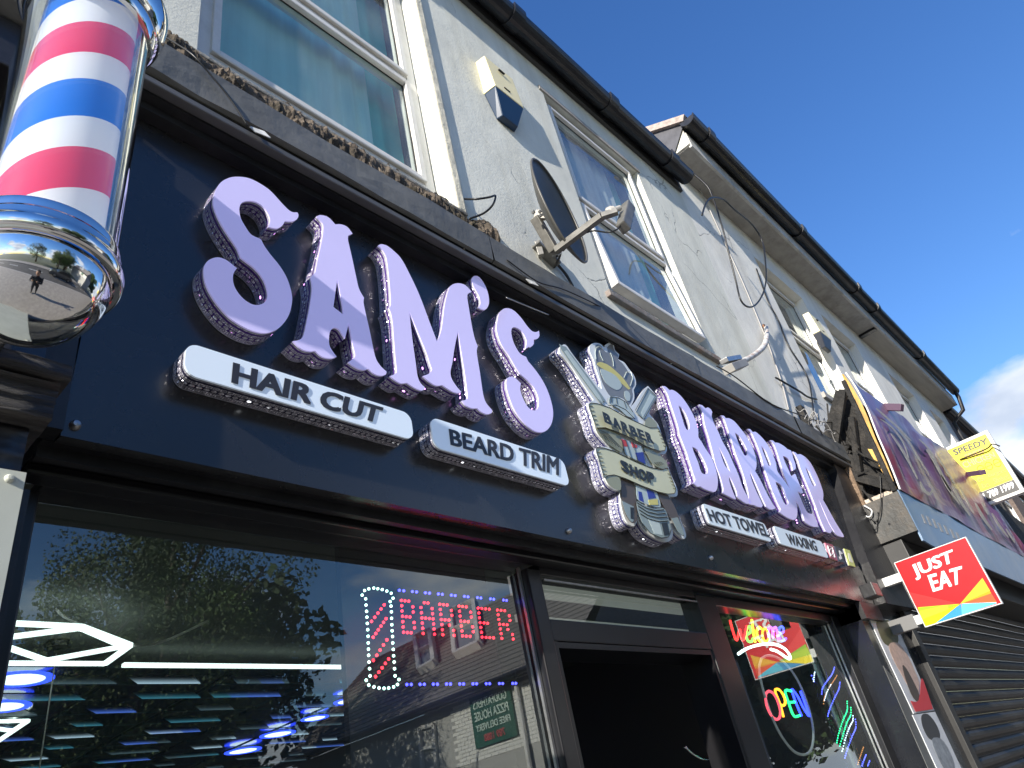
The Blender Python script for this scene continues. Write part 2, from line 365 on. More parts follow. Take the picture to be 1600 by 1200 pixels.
def text_mesh(txt, bold=0.0, res=3):
    cu = bpy.data.curves.new('t', 'FONT'); cu.body = txt; cu.size = 1; cu.offset = 0.0; cu.resolution_u = res
    o = bpy.data.objects.new('t', cu); COL.objects.link(o); bpy.context.view_layer.update()
    me = bpy.data.meshes.new_from_object(o.evaluated_get(bpy.context.evaluated_depsgraph_get()))
    bpy.data.objects.remove(o); 
    bm = bmesh.new(); bm.from_mesh(me); bmesh.ops.triangulate(bm, faces=bm.faces, ngon_method='EAR_CLIP'); bm.to_mesh(me); bm.free()
    V = [v.co.copy() for v in me.vertices]; F = [tuple(p.vertices) for p in me.polygons]; bpy.data.meshes.remove(me)
    return V, F
def text_on(name, txt, tl, bl, tr, br, m, parent, nrm, depth=0.0015, bold=0.0, mirror=False):
    """lay lettering on a real surface between four of its corners (3D points)"""
    V, F = text_mesh(txt, bold)
    sh = [(0.0, 0.0)] if bold <= 0.006 else [(-bold, -bold * .6), (-bold, bold * .6), (bold, -bold * .6), (bold, bold * .6)]      # heavier face: strokes widened sideways in thin layers
    V0, F0 = V, F; V = []; F = []; LAY = []
    for q, (dx, dz) in enumerate(sh):
        n0 = len(V); V += [Vector((v.x + dx, v.y + dz, 0)) for v in V0]; F += [tuple(i + n0 for i in f) for f in F0]; LAY += [q * 0.00012] * len(V0)
    x0 = min(v.x for v in V); x1 = max(v.x for v in V); y0 = min(v.y for v in V); y1 = max(v.y for v in V)
    tl, bl, tr, br = map(Vector, (tl, bl, tr, br)); nrm = Vector(nrm)
    pts = []
    for v in V:
        u = (v.x - x0) / (x1 - x0); w = (v.y - y0) / (y1 - y0)
        p = (bl * (1 - u) + br * u) * (1 - w) + (tl * (1 - u) + tr * u) * w
        pts.append(p)
    n = len(pts); mb = MB(); mb.v = [tuple(p + nrm * (depth + LAY[i])) for i, p in enumerate(pts)] + [tuple(p) for p in pts]; mb.f = list(F)
    ec = {}
    for f in F:
        for i in range(len(f)):
            e = (f[i], f[(i + 1) % len(f)]); ec[e] = 1
    for (a, b) in list(ec):
        if (b, a) not in ec: mb.f.append((a, b, b + n, a + n)[::-1])
    return mb.build(name, m, parent, fixn=False)
def q4(y, *pp): return [PY(a, b, y) for a, b in pp]

# ------------------------------------------------------------------ shared materials
M_wall1 = stucco('render_grey_white', (0.73, 0.735, 0.67), 3.1, 0.5)
M_wall2 = stucco('render_pale', (0.80, 0.79, 0.74), 9.7, 0.35)
M_soff = mat('soffit_paint', (0.36, 0.34, 0.31), 0.7, var=0.2, vs=5, dirt=(0.16, 0.15, 0.13), ds=6)
M_gut = mat('black_gutter_plastic', (0.012, 0.013, 0.017), 0.32, var=0.3, vs=3, dirt=(0.05, 0.05, 0.05), ds=9, damt=0.4)
M_upvc = mat('white_upvc', (0.72, 0.71, 0.68), 0.35, var=0.05, vs=4, dirt=(0.4, 0.37, 0.32), ds=7, damt=0.35)
M_seal = mat('black_rubber_seal', (0.012, 0.012, 0.012), 0.6)
M_wg = glass('upstairs_glass', (0.90, 0.97, 0.96), 1.0, wav=0.04, base=0.03, dust=0.11)
M_curt = mat('pale_teal_curtain', (0.36, 0.62, 0.60), 0.9, var=0.12, vs=2, stretch=(8, 8, 0.4))
M_dark = mat('dark_room', (0.02, 0.02, 0.022), 0.9)
M_black = mat('black_gloss_panel', (0.016, 0.016, 0.017), 0.27, bump=0.02, bs=2.5, spec=0.8, rvar=0.05)
M_blk = mat('black_paint', (0.012, 0.012, 0.014), 0.38, var=0.3, vs=8, dirt=(0.06, 0.06, 0.06), ds=7, damt=0.25, bump=0.1, bs=30)
M_frame = mat('black_powder_coat', (0.01, 0.01, 0.012), 0.3, var=0.2, vs=9)
M_lead = mat('weathered_grey_flashing', (0.12, 0.122, 0.118), 0.55, metal=0.0, var=0.3, vs=5, dirt=(0.16, 0.16, 0.155), ds=4, damt=0.5, bump=0.25, bs=14)
M_lav = mat('lavender_acrylic', (0.63, 0.58, 0.88), 0.10, emit=(0.62, 0.55, 1.0), es=0.13, var=0.03, vs=3, coat=0.4)
M_white = mat('white_acrylic', (0.70, 0.80, 0.90), 0.10, emit=(0.75, 0.87, 1.0), es=0.10, coat=0.4)
M_chr = mat('chrome', (0.80, 0.80, 0.79), 0.06, metal=1.0, rvar=0.04, dirt=(0.45, 0.42, 0.38), ds=14, damt=0.35)
M_steel = mat('dull_steel', (0.42, 0.42, 0.42), 0.35, metal=0.9, var=0.2, vs=20)
M_rim = mat('clear_acrylic_edge', (0.30, 0.31, 0.36), 0.08, spec=0.9)
M_gem = gem('rhinestone_tape_purple', (0.07, 0.03, 0.19), (0.85, 0.35, 1.0))
M_gemb = gem('rhinestone_tape_black', (0.03, 0.03, 0.06), (0.9, 0.95, 1.0))
M_char = mat('black_lettering', (0.035, 0.035, 0.04), 0.35)

FY = 1.30      # face of the fascia board
LY = 1.243     # faces of the raised letters
WY = 1.43      # upper wall
GY = 1.49      # shop glass

# ================================================================== SETTING: ground
def sheet(name, x0, x1, y0, y1, z, m):
    mb = MB().quad((x0, y0, z), (x1, y0, z), (x1, y1, z), (x0, y1, z)); return tag(mb.build(name, m), kind='structure')
sheet('ground', -400, 400, -400, 400, -0.13, mat('far_ground', (0.09, 0.10, 0.06), 0.95, var=0.3, vs=0.3))
sheet('road', -200, 300, -6.3, -2.6, -0.125, mat('asphalt', (0.075, 0.073, 0.07), 0.85, var=0.25, vs=3, bump=0.4, bs=60))
M_pave = mat('paving', (0.27, 0.25, 0.22), 0.85, var=0.2, vs=4, bump=0.3, bs=30)
pv = MB().box(-60, 90, -2.5, 1.44, -0.6, 0.0); tag(pv.build('pavement', M_pave), kind='structure')
pv = MB().box(-60, 90, -8.4, -6.35, -0.6, 0.0); tag(pv.build('far_pavement', M_pave), kind='structure')
kb = MB()
for i in range(60): kb.box(-20 + i * 0.92, -20 + i * 0.92 + 0.905, -2.62, -2.502, -0.5, 0.004)
tag(kb.build('kerb', mat('kerb_stone', (0.36, 0.35, 0.33), 0.8, var=0.2, vs=8), bevel=0.01), kind='structure')
lm = MB()
for i in range(24): lm.box(-30 + i * 4, -28 + i * 4, -4.5, -4.4, -0.124, -0.1205)
tag(lm.build('lane_marking', mat('road_paint', (0.75, 0.75, 0.72), 0.7, var=0.15, vs=12)), kind='structure')

# ================================================================== HOUSES
def wall_grid(name, m, parent, x0, x1, z0, z1, ops, y, depth=0.34):
    """front wall sheet with real reveals round every opening"""
    xs = sorted({x0, x1} | {o[0] for o in ops} | {o[1] for o in ops}); zs = sorted({z0, z1} | {o[2] for o in ops} | {o[3] for o in ops})
    mb = MB()
    for i in range(len(xs) - 1):
        for j in range(len(zs) - 1):
            cx, cz = (xs[i] + xs[i + 1]) / 2, (zs[j] + zs[j + 1]) / 2
            if any(o[0] < cx < o[1] and o[2] < cz < o[3] for o in ops): continue
            mb.quad((xs[i], y, zs[j]), (xs[i + 1], y, zs[j]), (xs[i + 1], y, zs[j + 1]), (xs[i], y, zs[j + 1]))
    for a, b, c, d in ops:
        e = y + depth
        mb.quad((a, y, c), (a, y, d), (a, e, d), (a, e, c)); mb.quad((b, y, c), (b, e, c), (b, e, d), (b, y, d))
        mb.quad((a, y, d), (b, y, d), (b, e, d), (a, e, d)); mb.quad((a, y, c), (a, e, c), (b, e, c), (b, y, c))
    return mb.build(name, m, parent, fixn=False)

def window(parent, x0, x1, z0, z1, y, mid, fr=0.055, curtain=True, tilt=0.0, glassm=None, cm=None, both=False):
    """white uPVC window: outer frame, transom at mid, upper and lower sash; lower one may tilt outwards from its top"""
    glassm = glassm or M_wg
    f = MB()
    f.box(x0, x0 + fr, y, y + 0.07, z0, z1); f.box(x1 - fr, x1, y, y + 0.07, z0, z1)
    f.box(x0 + fr, x1 - fr, y, y + 0.07, z0, z0 + fr); f.box(x0 + fr, x1 - fr, y, y + 0.07, z1 - fr, z1)
    f.box(x0 + fr, x1 - fr, y + 0.002, y + 0.068, mid - fr * 0.5, mid + fr * 0.5)
    w = f.build('window', M_upvc, parent, bevel=0.006)
    s = 0.03
    def sash(a, b, c, d, yy, ang):
        g = MB(); g.box(a, a + s, -0.028, 0.03, c, d); g.box(b - s, b, -0.028, 0.03, c, d); g.box(a + s, b - s, -0.028, 0.03, c, c + s); g.box(a + s, b - s, -0.028, 0.03, d - s, d)
        gl = MB().quad((a + s, 0.0, c + s), (b - s, 0.0, c + s), (b - s, 0.0, d - s), (a + s, 0.0, d - s))
        sl = MB(); t = 0.008
        for q in ((a + s, a + s + t, c + s, d - s), (b - s - t, b - s, c + s, d - s), (a + s, b - s, c + s, c + s + t), (a + s, b - s, d - s - t, d - s)): sl.box(q[0], q[1], -0.004, -0.0005, q[2], q[3])
        for mb in (g, gl, sl):
            for i, v in enumerate(mb.v):
                yv, zv = v[1], v[2] - d
                ca, sa = math.cos(ang), math.sin(ang)
                mb.v[i] = (v[0], yy + yv * ca + zv * sa, d + zv * ca - yv * sa)
        so = g.build('sash', M_upvc, w, bevel=0.005); gl.build('pane', glassm, w); sl.build('rubber_seal', M_seal, w)
    sash(x0 + fr, x1 - fr, z0 + fr, mid - fr * 0.5, y + 0.012, tilt)
    sash(x0 + fr, x1 - fr, mid + fr * 0.5, z1 - fr, y + 0.012, 0)
    # room behind: curtain with folds and a dark box
    b = MB(); d = 1.2
    b.quad((x0, y + d, z0), (x1, y + d, z0), (x1, y + d, z1), (x0, y + d, z1)); b.quad((x0, y + .08, z1), (x1, y + .08, z1), (x1, y + d, z1), (x0, y + d, z1))
    b.quad((x0, y + .08, z0), (x0, y + d, z0), (x0, y + d, z1), (x0, y + .08, z1)); b.quad((x1, y + .08, z0), (x1, y + d, z0), (x1, y + d, z1), (x1, y + .08, z1))
    b.quad((x0, y + .08, z0), (x1, y + .08, z0), (x1, y + d, z0), (x0, y + d, z0)); b.build('room', M_dark, w)
    if curtain:
        def cloth(u0, u1, yo, am, f, m, n=70):
            c = MB()
            def P(k, z):
                u = u0 + (u1 - u0) * k / n; a = x0 + 0.02 + (x1 - x0 - 0.04) * u; q = am * (0.25 + u * u)
                return (a, y + yo + q * math.sin(u * f + math.sin(u * 9) * 2) + q * 0.5 * math.sin(u * 21 + z), z)
            for i in range(n): c.quad(P(i, z0), P(i + 1, z0), P(i + 1, z1), P(i, z1))
            c.build('curtain', m, w, smooth='all')
        cloth(0, .80, .12, .012, 42, cm or M_curt)
        cloth(.76, 1.0, .16, .008, 60, M_curt2, 24)
    return w

def gutter(parent, x0, x1, y, z, r, joints, caps=(False, True)):
    """half-round gutter with its sleeve joints"""
    g = MB(); n = 10
    def ring(x, rr): return [(x, y - rr * math.cos(math.pi * k / n), z - rr * math.sin(math.pi * k / n)) for k in range(n + 1)]
    xs = [x0 + (x1 - x0) * i / 12 for i in range(13)]
    jit = [0.006 * math.sin(i * 2.3) for i in range(13)]
    rows = [[(a, b, c + jit[i]) for a, b, c in ring(x, r)] for i, x in enumerate(xs)]
    for i in range(12):
        for k in range(n): g.quad(rows[i][k], rows[i][k + 1], rows[i + 1][k + 1], rows[i + 1][k])
    g.quad(*rows[0]); g.quad(*rows[-1])
    g.box(x0, x1, y - r, y - r + 0.012, z, z + 0.012)
    go = g.build('gutter', M_gut, parent, smooth=True)
    for jx in joints:
        j = MB()
        a = ring(jx - 0.055, r + 0.012); b_ = ring(jx + 0.055, r + 0.012)
        for k in range(n): j.quad(a[k], a[k + 1], b_[k + 1], b_[k])
        j.quad(*a); j.quad(*b_); j.box(jx - 0.055, jx + 0.055, y - r - 0.012, y - r + 0.012, z, z + 0.03)
        j.build('gutter_joint', M_gut, go, smooth=True)
    return go

M_curt2 = mat('teal_curtain', (0.10, 0.50, 0.46), 0.9, var=0.1)
M_net = mat('net_curtain', (0.5, 0.52, 0.52), 0.9, var=0.2, vs=2, stretch=(6, 6, 0.3))
# ---- the house over the barber's
HX = 4.95
houseA = thing('terraced_house', (0.5, WY, 0), 'terraced house with pale grey rendered upper wall above the black barber shop front', 'house')
win1 = (0.58, 1.74, 3.952, 5.95); win2 = (2.94, 4.10, 4.03, 5.88)
wall_grid('wall', M_wall1, houseA, -2.5, HX, 3.1, 6.62, [win1, win2], WY)
window(houseA, 0.60, 1.735, 4.09, 5.94, WY + 0.085, 4.93, fr=0.06)
window(houseA, 2.955, 4.045, 4.075, 5.87, WY + 0.035, 4.86, fr=0.045, tilt=R(4.5), cm=M_net)
# painted timber reveals and sills
sl = MB(); sl.v = [(x_, y_, z_) for x_ in (0.581, 1.739) for y_, z_ in ((WY + .008, 3.953), (WY + .12, 3.953), (WY + .12, 4.089), (WY + .080, 4.084), (WY + .008, 3.972))]; sl.f = [(0, 1, 2, 3, 4), (9, 8, 7, 6, 5)] + [(i, i + 5, (i + 1) % 5 + 5, (i + 1) % 5) for i in range(5)]; sl.build('sill', mat('sill_mortar', (0.24, 0.235, 0.22), 0.9, var=0.3, vs=18, dirt=(0.07, 0.06, 0.05), ds=14, damt=0.8, bump=0.5, bs=30), houseA, bevel=0.004)
sl = MB(); sl.box(0.50, 1.80, WY - 0.022, WY + 0.007, 3.932, 3.951); sl.build('sill_lip', MATS['sill_mortar'], houseA, bevel=0.006)
sl = MB(); sl.box(2.88, 4.14, WY - 0.03, WY + 0.10, 3.985, 4.028); sl.build('sill', mat('flaking_sill', (0.2, 0.19, 0.18), 0.8, var=0.3, vs=12, dirt=(0.3, 0.15, 0.08), ds=5, bump=0.5), houseA, bevel=0.006)
sl = MB(); sl.box(2.90, 4.13, WY - 0.012, WY + 0.03, 5.882, 5.92); sl.build('lintel_drip', M_soff, houseA)
sl = MB(); sl.box(1.745, 1.80, WY - 0.02, WY + 0.07, 3.95, 6.0); sl.build('reveal_trim', mat('cream_render_trim', (0.66, 0.62, 0.5), 0.85, var=0.2, vs=9, bump=0.5, bs=20), houseA, bevel=0.01)
gutter(houseA, -2.5, 4.93, 1.315, 6.29, 0.074, [1.0, 2.62, 3.72, 4.62])
ev = MB(); ev.box(-2.5, HX, 1.40, 1.428, 6.2, 6.40); ev.build('eaves_board', mat('dark_eaves_board', (0.05, 0.05, 0.05), 0.6), houseA)
M_slate = mat('roof_slate', (0.07, 0.07, 0.08), 0.6, var=0.3, vs=10)
rf = MB(); rf.quad((-2.5, 1.32, 6.34), (HX, 1.32, 6.34), (HX, 5.5, 8.6), (-2.5, 5.5, 8.6)); rf.quad((-2.5, 1.32, 6.30), (HX, 1.32, 6.30), (HX, 1.32, 6.34), (-2.5, 1.32, 6.34)); rf.quad((-2.5, 5.5, 8.6), (HX, 5.5, 8.6), (HX, 9.6, 6.2), (-2.5, 9.6, 6.2))
rf.quad((-2.5, 9.6, 0), (HX, 9.6, 0), (HX, 9.6, 6.2), (-2.5, 9.6, 6.2)); rf.quad((-2.5, WY, 2.2), (-2.5, 9.6, 2.2), (-2.5, 9.6, 6.2), (-2.5, WY, 6.4))
rf.build('roof', M_slate, houseA)
# crumbled mortar and moss between the sill and the shop flashing
cr = MB(); nx = 330
def crust_pt(u, v):
    x = 0.30 + u * (1.95 - 0.30); n1 = noise.noise(Vector((x * 7, v * 2, 1))); n2 = noise.noise(Vector((x * 38, v * 9, 5))) + .6 * noise.noise(Vector((x * 90, v * 22, 2)))
    z = 3.62 + v * (0.325 + 0.05 * n1); pr = 0.05 * math.sin(math.pi * min(1, v * 1.06)) ** 0.6
    return (x, WY - 0.02 - pr * (0.55 + 0.9 * n1 + 0.55 * n2) , z + 0.02 * n2)
for i in range(nx):
    for j in range(22): cr.quad(crust_pt(i / nx, j / 22), crust_pt((i + 1) / nx, j / 22), crust_pt((i + 1) / nx, (j + 1) / 22), crust_pt(i / nx, (j + 1) / 22))
cr.build('crumbled_mortar', mat('mossy_mortar', (0.12, 0.095, 0.072), 0.95, var=0.6, vs=14, dirt=(0.025, 0.022, 0.012), ds=6, damt=1.0, bump=0.9, bs=60), houseA, smooth='all')

# ---- next house
houseB = thing('terraced_house', (9.5, WY, 0), 'terraced house next door with deep boxed eaves above the torn purple shop sign', 'house')
M_cream = mat('cream_reveal', (0.72, 0.68, 0.56), 0.8, var=0.12, vs=6, bump=0.2)
opsB = [(6.42, 7.66, 4.5, 6.22), (8.22, 9.40, 4.5, 6.24), (10.7, 11.95, 4.5, 6.24), (12.75, 13.62, 4.5, 6.24)]
wall_grid('wall', M_wall2, houseB, HX, 14.2, 3.1, 6.95, opsB, WY)
for (a, b, c, d), mid in zip(opsB, (5.42, 5.42, 5.42, 5.42)):
    window(houseB, a + .01, b - .01, c, d - .01, WY + 0.1, mid, fr=0.06, curtain=False)
    s = MB(); s.box(a - .02, b + .02, WY - .03, WY + .1, c - .06, c - .004); s.build('sill', M_soff, houseB)
sf = MB(); sf.box(HX + .02, 10.0, 1.19, WY - .002, 6.62, 6.64); sf.build('soffit_board', M_soff, houseB)
sf = MB(); sf.box(10.03, 14.2, 1.19, WY - .002, 6.60, 6.62); sf.build('soffit_board', mat('soffit_paint_warm', (0.38, 0.35, 0.30), 0.7, var=0.25, vs=3, stretch=(0.3, 3, 1)), houseB)
sf = MB(); sf.box(9.97, 10.06, 1.2, WY - .004, 6.585, 6.618); sf.build('soffit_joint', M_gut, houseB)
fb = MB(); fb.box(HX + .02, 14.2, 1.16, 1.188, 6.60, 6.80); fb.build('fascia_strip', mat('pale_fascia', (0.5, 0.49, 0.46), 0.6, var=0.2, vs=4, dirt=(0.15, 0.14, 0.13), ds=5), houseB)
en = MB(); en.box(HX + .0, HX + .03, 1.17, WY, 6.63, 6.86); en.build('eaves_end', mat('flaking_cream', (0.75, 0.73, 0.65), 0.8, var=0.3, vs=16, dirt=(0.2, 0.17, 0.13), ds=9, bump=0.6), houseB)
gutter(houseB, 4.90, 14.22, 1.085, 6.86, 0.076, [5.25, 7.4, 9.2, 9.95, 12.1])
rf = MB(); rf.quad((4.93, 1.08, 6.90), (14.2, 1.08, 6.90), (14.2, 5.5, 9.3), (4.93, 5.5, 9.3)); rf.quad((4.93, 1.1, 6.84), (14.2, 1.1, 6.84), (14.2, 1.08, 6.90), (4.93, 1.08, 6.90))
rf.quad((4.93, 1.43, 6.5), (4.93, 5.5, 6.5), (4.93, 5.5, 9.3), (4.93, 1.10, 6.9)); rf.quad((4.93, 5.5, 9.3), (14.2, 5.5, 9.3), (14.2, 9.6, 6.8), (4.93, 9.6, 6.8)); rf.build('roof', M_slate, houseB)
vg = MB(); vg.bar((4.915, 1.10, 6.885), (4.915, 3.2, 8.05), 0.05, 0.07); vg.build('verge', mat('verge_mortar', (0.4, 0.33, 0.29), 0.9, var=0.3, vs=20, bump=0.5), houseB)
dp = MB(); dp.tube([(14.15, 1.08, 6.80), (14.15, 1.08, 6.7), (14.12, 1.12, 6.45), (14.1, 1.35, 6.3), (14.1, 1.36, 2.9)], 0.035, 10); dp.build('downpipe', M_gut, houseB, smooth=True)

# ---- darker houses beyond
houseC = thing('terraced_house', (20, WY, 0), 'dark brick house at the far right behind the yellow takeaway sign', 'house')
M_brickd = mat('dark_brick', (0.13, 0.10, 0.085), 0.9, var=0.35, vs=20, bump=0.4)
opsC = [(15.4, 17.0, 4.6, 6.0), (18.6, 20.4, 4.6, 6.0), (22.3, 24.1, 4.6, 6.0), (26, 28, 4.6, 6.0), (15.2, 19.4, 3.1, 3.9)]
wall_grid('wall', M_brickd, houseC, 14.2, 34, 0, 6.75, opsC, WY)
for a, b, c, d in opsC[:4]: window(houseC, a, b, c, d, WY + .08, (c + d) / 2, fr=0.09, curtain=False)
ev = MB(); ev.box(14.3, 34, 1.36, WY - .003, 6.56, 6.60); ev.build('soffit_board', mat('dark_timber', (0.03, 0.03, 0.032), 0.7), houseC)
gutter(houseC, 14.35, 34, 1.34, 6.68, 0.07, [17, 21])
rf = MB(); rf.quad((14.2, 1.28, 6.70), (34, 1.28, 6.70), (34, 5.5, 9.0), (14.2, 5.5, 9.0)); rf.quad((14.2, 5.5, 9.0), (34, 5.5, 9.0), (34, 9.6, 6.8), (14.2, 9.6, 6.8)); rf.build('roof', M_slate, houseC)

# ================================================================== SHOP FRONT
shop = thing('shopfront', (2.5, GY, 0), 'black barber shop front with glazed frames and open doorway under the lettered fascia', 'shop front')
FB0, FB1 = 0.343, 4.72        # fascia board ends
ZB, ZT = 2.366, 3.42
fb = MB(); fb.prism([[(FB0, ZB), (4.66, ZB), (4.72, 2.60), (4.985, 3.30), (4.985, 3.44), (FB0 + .03, 3.44)]], FY, FY + 0.03); fb.build('fascia_board', M_black, shop)
# bolts holding the board
for p in ((117, 665), (888, 830), (1110, 872)):
    c = PY(*p, FY); b = MB(); b.lathe([(0.0001, -0.012), (0.006, -0.011), (0.0095, -0.006), (0.0105, 0.0)], c, 14, 'y'); b.build('bolt', M_steel, shop, smooth=True)
# flashing along the top: weathered strip, shadow gap, thin ledge
seg = [(0.20, 1.62), (1.624, 3.14), (3.144, 4.40), (4.404, 5.26)]
for i, (a, b_) in enumerate(seg):
    g = MB(); nn = 14
    for k in range(nn):
        xa = a + (b_ - a) * k / nn; xb = a + (b_ - a) * (k + 1) / nn
        def yy(x, z): return 1.195 + 0.006 * noise.noise(Vector((x * 3, z * 5, i))) + 0.004 * noise.noise(Vector((x * 11, z * 9, i)))
        zl = [3.405, 3.44, 3.48, 3.53]
        for j in range(3): g.quad((xa, yy(xa, zl[j]), zl[j]), (xb, yy(xb, zl[j]), zl[j]), (xb, yy(xb, zl[j + 1]), zl[j + 1]), (xa, yy(xa, zl[j + 1]), zl[j + 1]))
        g.quad((xa, yy(xa, 3.53), 3.53), (xb, yy(xb, 3.53), 3.53), (xb, 1.45, 3.60), (xa, 1.45, 3.60))
        g.quad((xa, yy(xa, 3.405), 3.405), (xa, 1.21, 3.40), (xb, 1.21, 3.40), (xb, yy(xb, 3.405), 3.405))
    g.build('flashing', M_lead, shop, fixn=False)
g = MB(); g.box(0.20, 5.25, 1.214, 1.30, 3.385, 3.398); g.build('ledge', M_blk, shop)
g = MB(); g.box(0.20, 5.25, 1.205, 1.235, 3.36, 3.381); g.build('trim_strip', mat('grey_trim', (0.10, 0.10, 0.10), 0.4, var=0.2), shop, bevel=0.004)
g = MB(); g.box(0.20, 5.25, 1.235, 1.30, 3.352, 3.384); g.build('batten', M_blk, shop)
g = MB(); g.box(0.36, 5.0, 1.262, 1.2995, 3.325, 3.351); g.build('batten', M_blk, shop)
# black soffit and shutter box under the board
s = MB(); s.box(FB0 - .02, 4.72, FY + 0.031, 1.352, 2.368, 2.40); s.build('soffit', M_blk, shop)
s = MB(); s.box(FB0 - .02, 4.72, 1.353, 1.372, 2.345, 2.40); s.build('soffit', M_blk, shop)
s = MB(); s.box(FB0 - .02, 4.72, 1.373, 1.452, 2.358, 2.40); s.build('soffit', M_blk, shop)
s = MB(); s.box(FB0 - .02, 4.72, 1.40, 1.452, 2.336, 2.357); s.build('shutter_box', M_frame, shop, bevel=0.006)
# frame: posts and rails
def post(a, b, z0, z1, y0=1.45, y1=1.53, nm='frame_post'): g = MB(); g.box(a, b, y0, y1, z0, z1); return g.build(nm, M_frame, shop, bevel=0.004)
ZH = 2.325
WL, WR = 0.365, 1.758
post(0.30, WL, 0, ZH); post(WR, 1.822, 0, ZH)
post(2.82, 2.985, 0, ZH, 1.45, 1.53); post(4.32, 4.42, 0, ZH)
post(WL, WR, 2.338, 2.366, 1.452, 1.528, 'frame_head'); post(2.985, 4.32, 2.29, 2.33, 1.452, 1.528, 'frame_head')
post(1.822, 2.82, 2.31, 2.35, 1.452, 1.528, 'frame_head')
post(1.82, 2.82, 2.096, 2.165, 1.452, 1.528, 'transom_rail')
post(WL, WR, 0, 0.45, 1.452, 1.528, 'stall_riser'); post(2.985, 4.32, 0, 0.45, 1.452, 1.528, 'stall_riser')
g = MB(); g.box(WR - 0.012, WR - 0.002, 1.475, 1.484, 0.45, 2.335); g.build('glazing_bead', M_steel, shop)
g = MB(); g.box(4.305, 4.317, 1.475, 1.484, 0.45, 2.288); g.build('glazing_bead', M_steel, shop)
g = MB(); g.box(1.83, 2.81, 1.444, 1.4505, 2.288, 2.294); g.build('rail_trim', M_steel, shop)
M_sg = glass('shop_glass', (0.80, 0.90, 0.87), 1.25, wav=0.012, base=0.085, dust=0.022)
def pane(a, b, z0, z1, nm='window_pane'): return MB().quad((a, GY, z0), (b, GY, z0), (b, GY, z1), (a, GY, z1)).build(nm, M_sg, shop)
pane(WL, WR, 0.45, 2.338); pane(2.985, 4.32, 0.45, 2.29)
pane(1.822, 2.82, 2.165, 2.31, 'transom_pane')
# door frame lining and the leaf folded back into the shop
g = MB(); g.box(1.822, 1.842, 1.455, 1.60, 0, 2.096); g.box(2.80, 2.82, 1.455, 1.60, 0, 2.094); g.box(1.842, 2.80, 1.455, 1.60, 2.076, 2.094); g.build('door_lining', M_frame, shop)
door = MB(); door.box(1.848, 1.892, 1.61, 1.66, 0.05, 2.07); door.box(1.848, 1.892, 2.40, 2.45, 0.05, 2.07); door.box(1.849, 1.891, 1.66, 2.40, 1.98, 2.07); door.box(1.849, 1.891, 1.66, 2.40, 0.05, 0.2)
dl = door.build('door_leaf', M_frame, shop, bevel=0.003)
MB().quad((1.87, 1.66, 0.2), (1.87, 2.40, 0.2), (1.87, 2.40, 1.98), (1.87, 1.66, 1.98)).build('pane', M_sg, dl)
g = MB()
for x, w_ in ((1.897, 0.004), (1.912, 0.004)): g.box(x, x + w_, 1.605, 1.61, 0.05, 2.06)
g.box(1.895, 1.925, 1.611, 1.62, 0.05, 2.065); g.build('edge_seal', M_steel, dl)
# blind slats behind the transom light
M_bl = mat('blind_cloth', (0.42, 0.42, 0.38), 0.8, emit=(0.7, 0.72, 0.65), es=0.12, var=0.1)  # cloth brightened by a weak added emission, it is no lamp
g = MB(); g.box(1.84, 2.95, 1.60, 1.61, 2.295, 2.36); g.build('blind', M_bl, shop)
g = MB(); g.box(1.84, 2.98, 1.60, 1.61, 2.205, 2.228); g.build('blind', M_bl, shop)

# ---- end pier between the shops with its boxes and posters
pier = thing('pier', (4.9, 1.35, 0), 'black painted pier at the right end of the barber shop front', 'pier')
g = MB(); g.prism([[(4.72, 2.36), (5.26, 2.36), (5.26, 2.62), (5.38, 3.34), (4.99, 3.34), (4.99, 3.29), (4.725, 2.61)]], 1.245, 1.43); g.build('console', M_blk, pier, bevel=0.004)
g = MB(); g.box(4.42, 5.20, 1.33, 1.6, 0, 2.36); g.build('shaft', mat('pier_gloss_black', (0.006, 0.007, 0.011), 0.25, rvar=0.1), pier)
g = MB(); g.prism([[(4.30, 0), (5.19, 0), (5.19, 1.3), (4.78, 1.72), (4.43, 2.02), (4.421, 1.8), (4.421, 0)][1:]], 1.3265, 1.3295); g.build('worn_grey_paint', mat('pier_paint', (0.10, 0.105, 0.10), 0.6, var=0.25, vs=4), pier)
g = MB(); g.box(4.42, 4.72, 1.30, 1.5, 2.27, 2.364); g.build('capping', M_blk, pier)
c = PY(1363, 925, 1.2); g = MB(); g.box(c.x - .05, c.x + .06, 1.17, 1.245, c.z - .03, c.z + .045); g.build('junction_box', M_blk, pier, bevel=0.006)
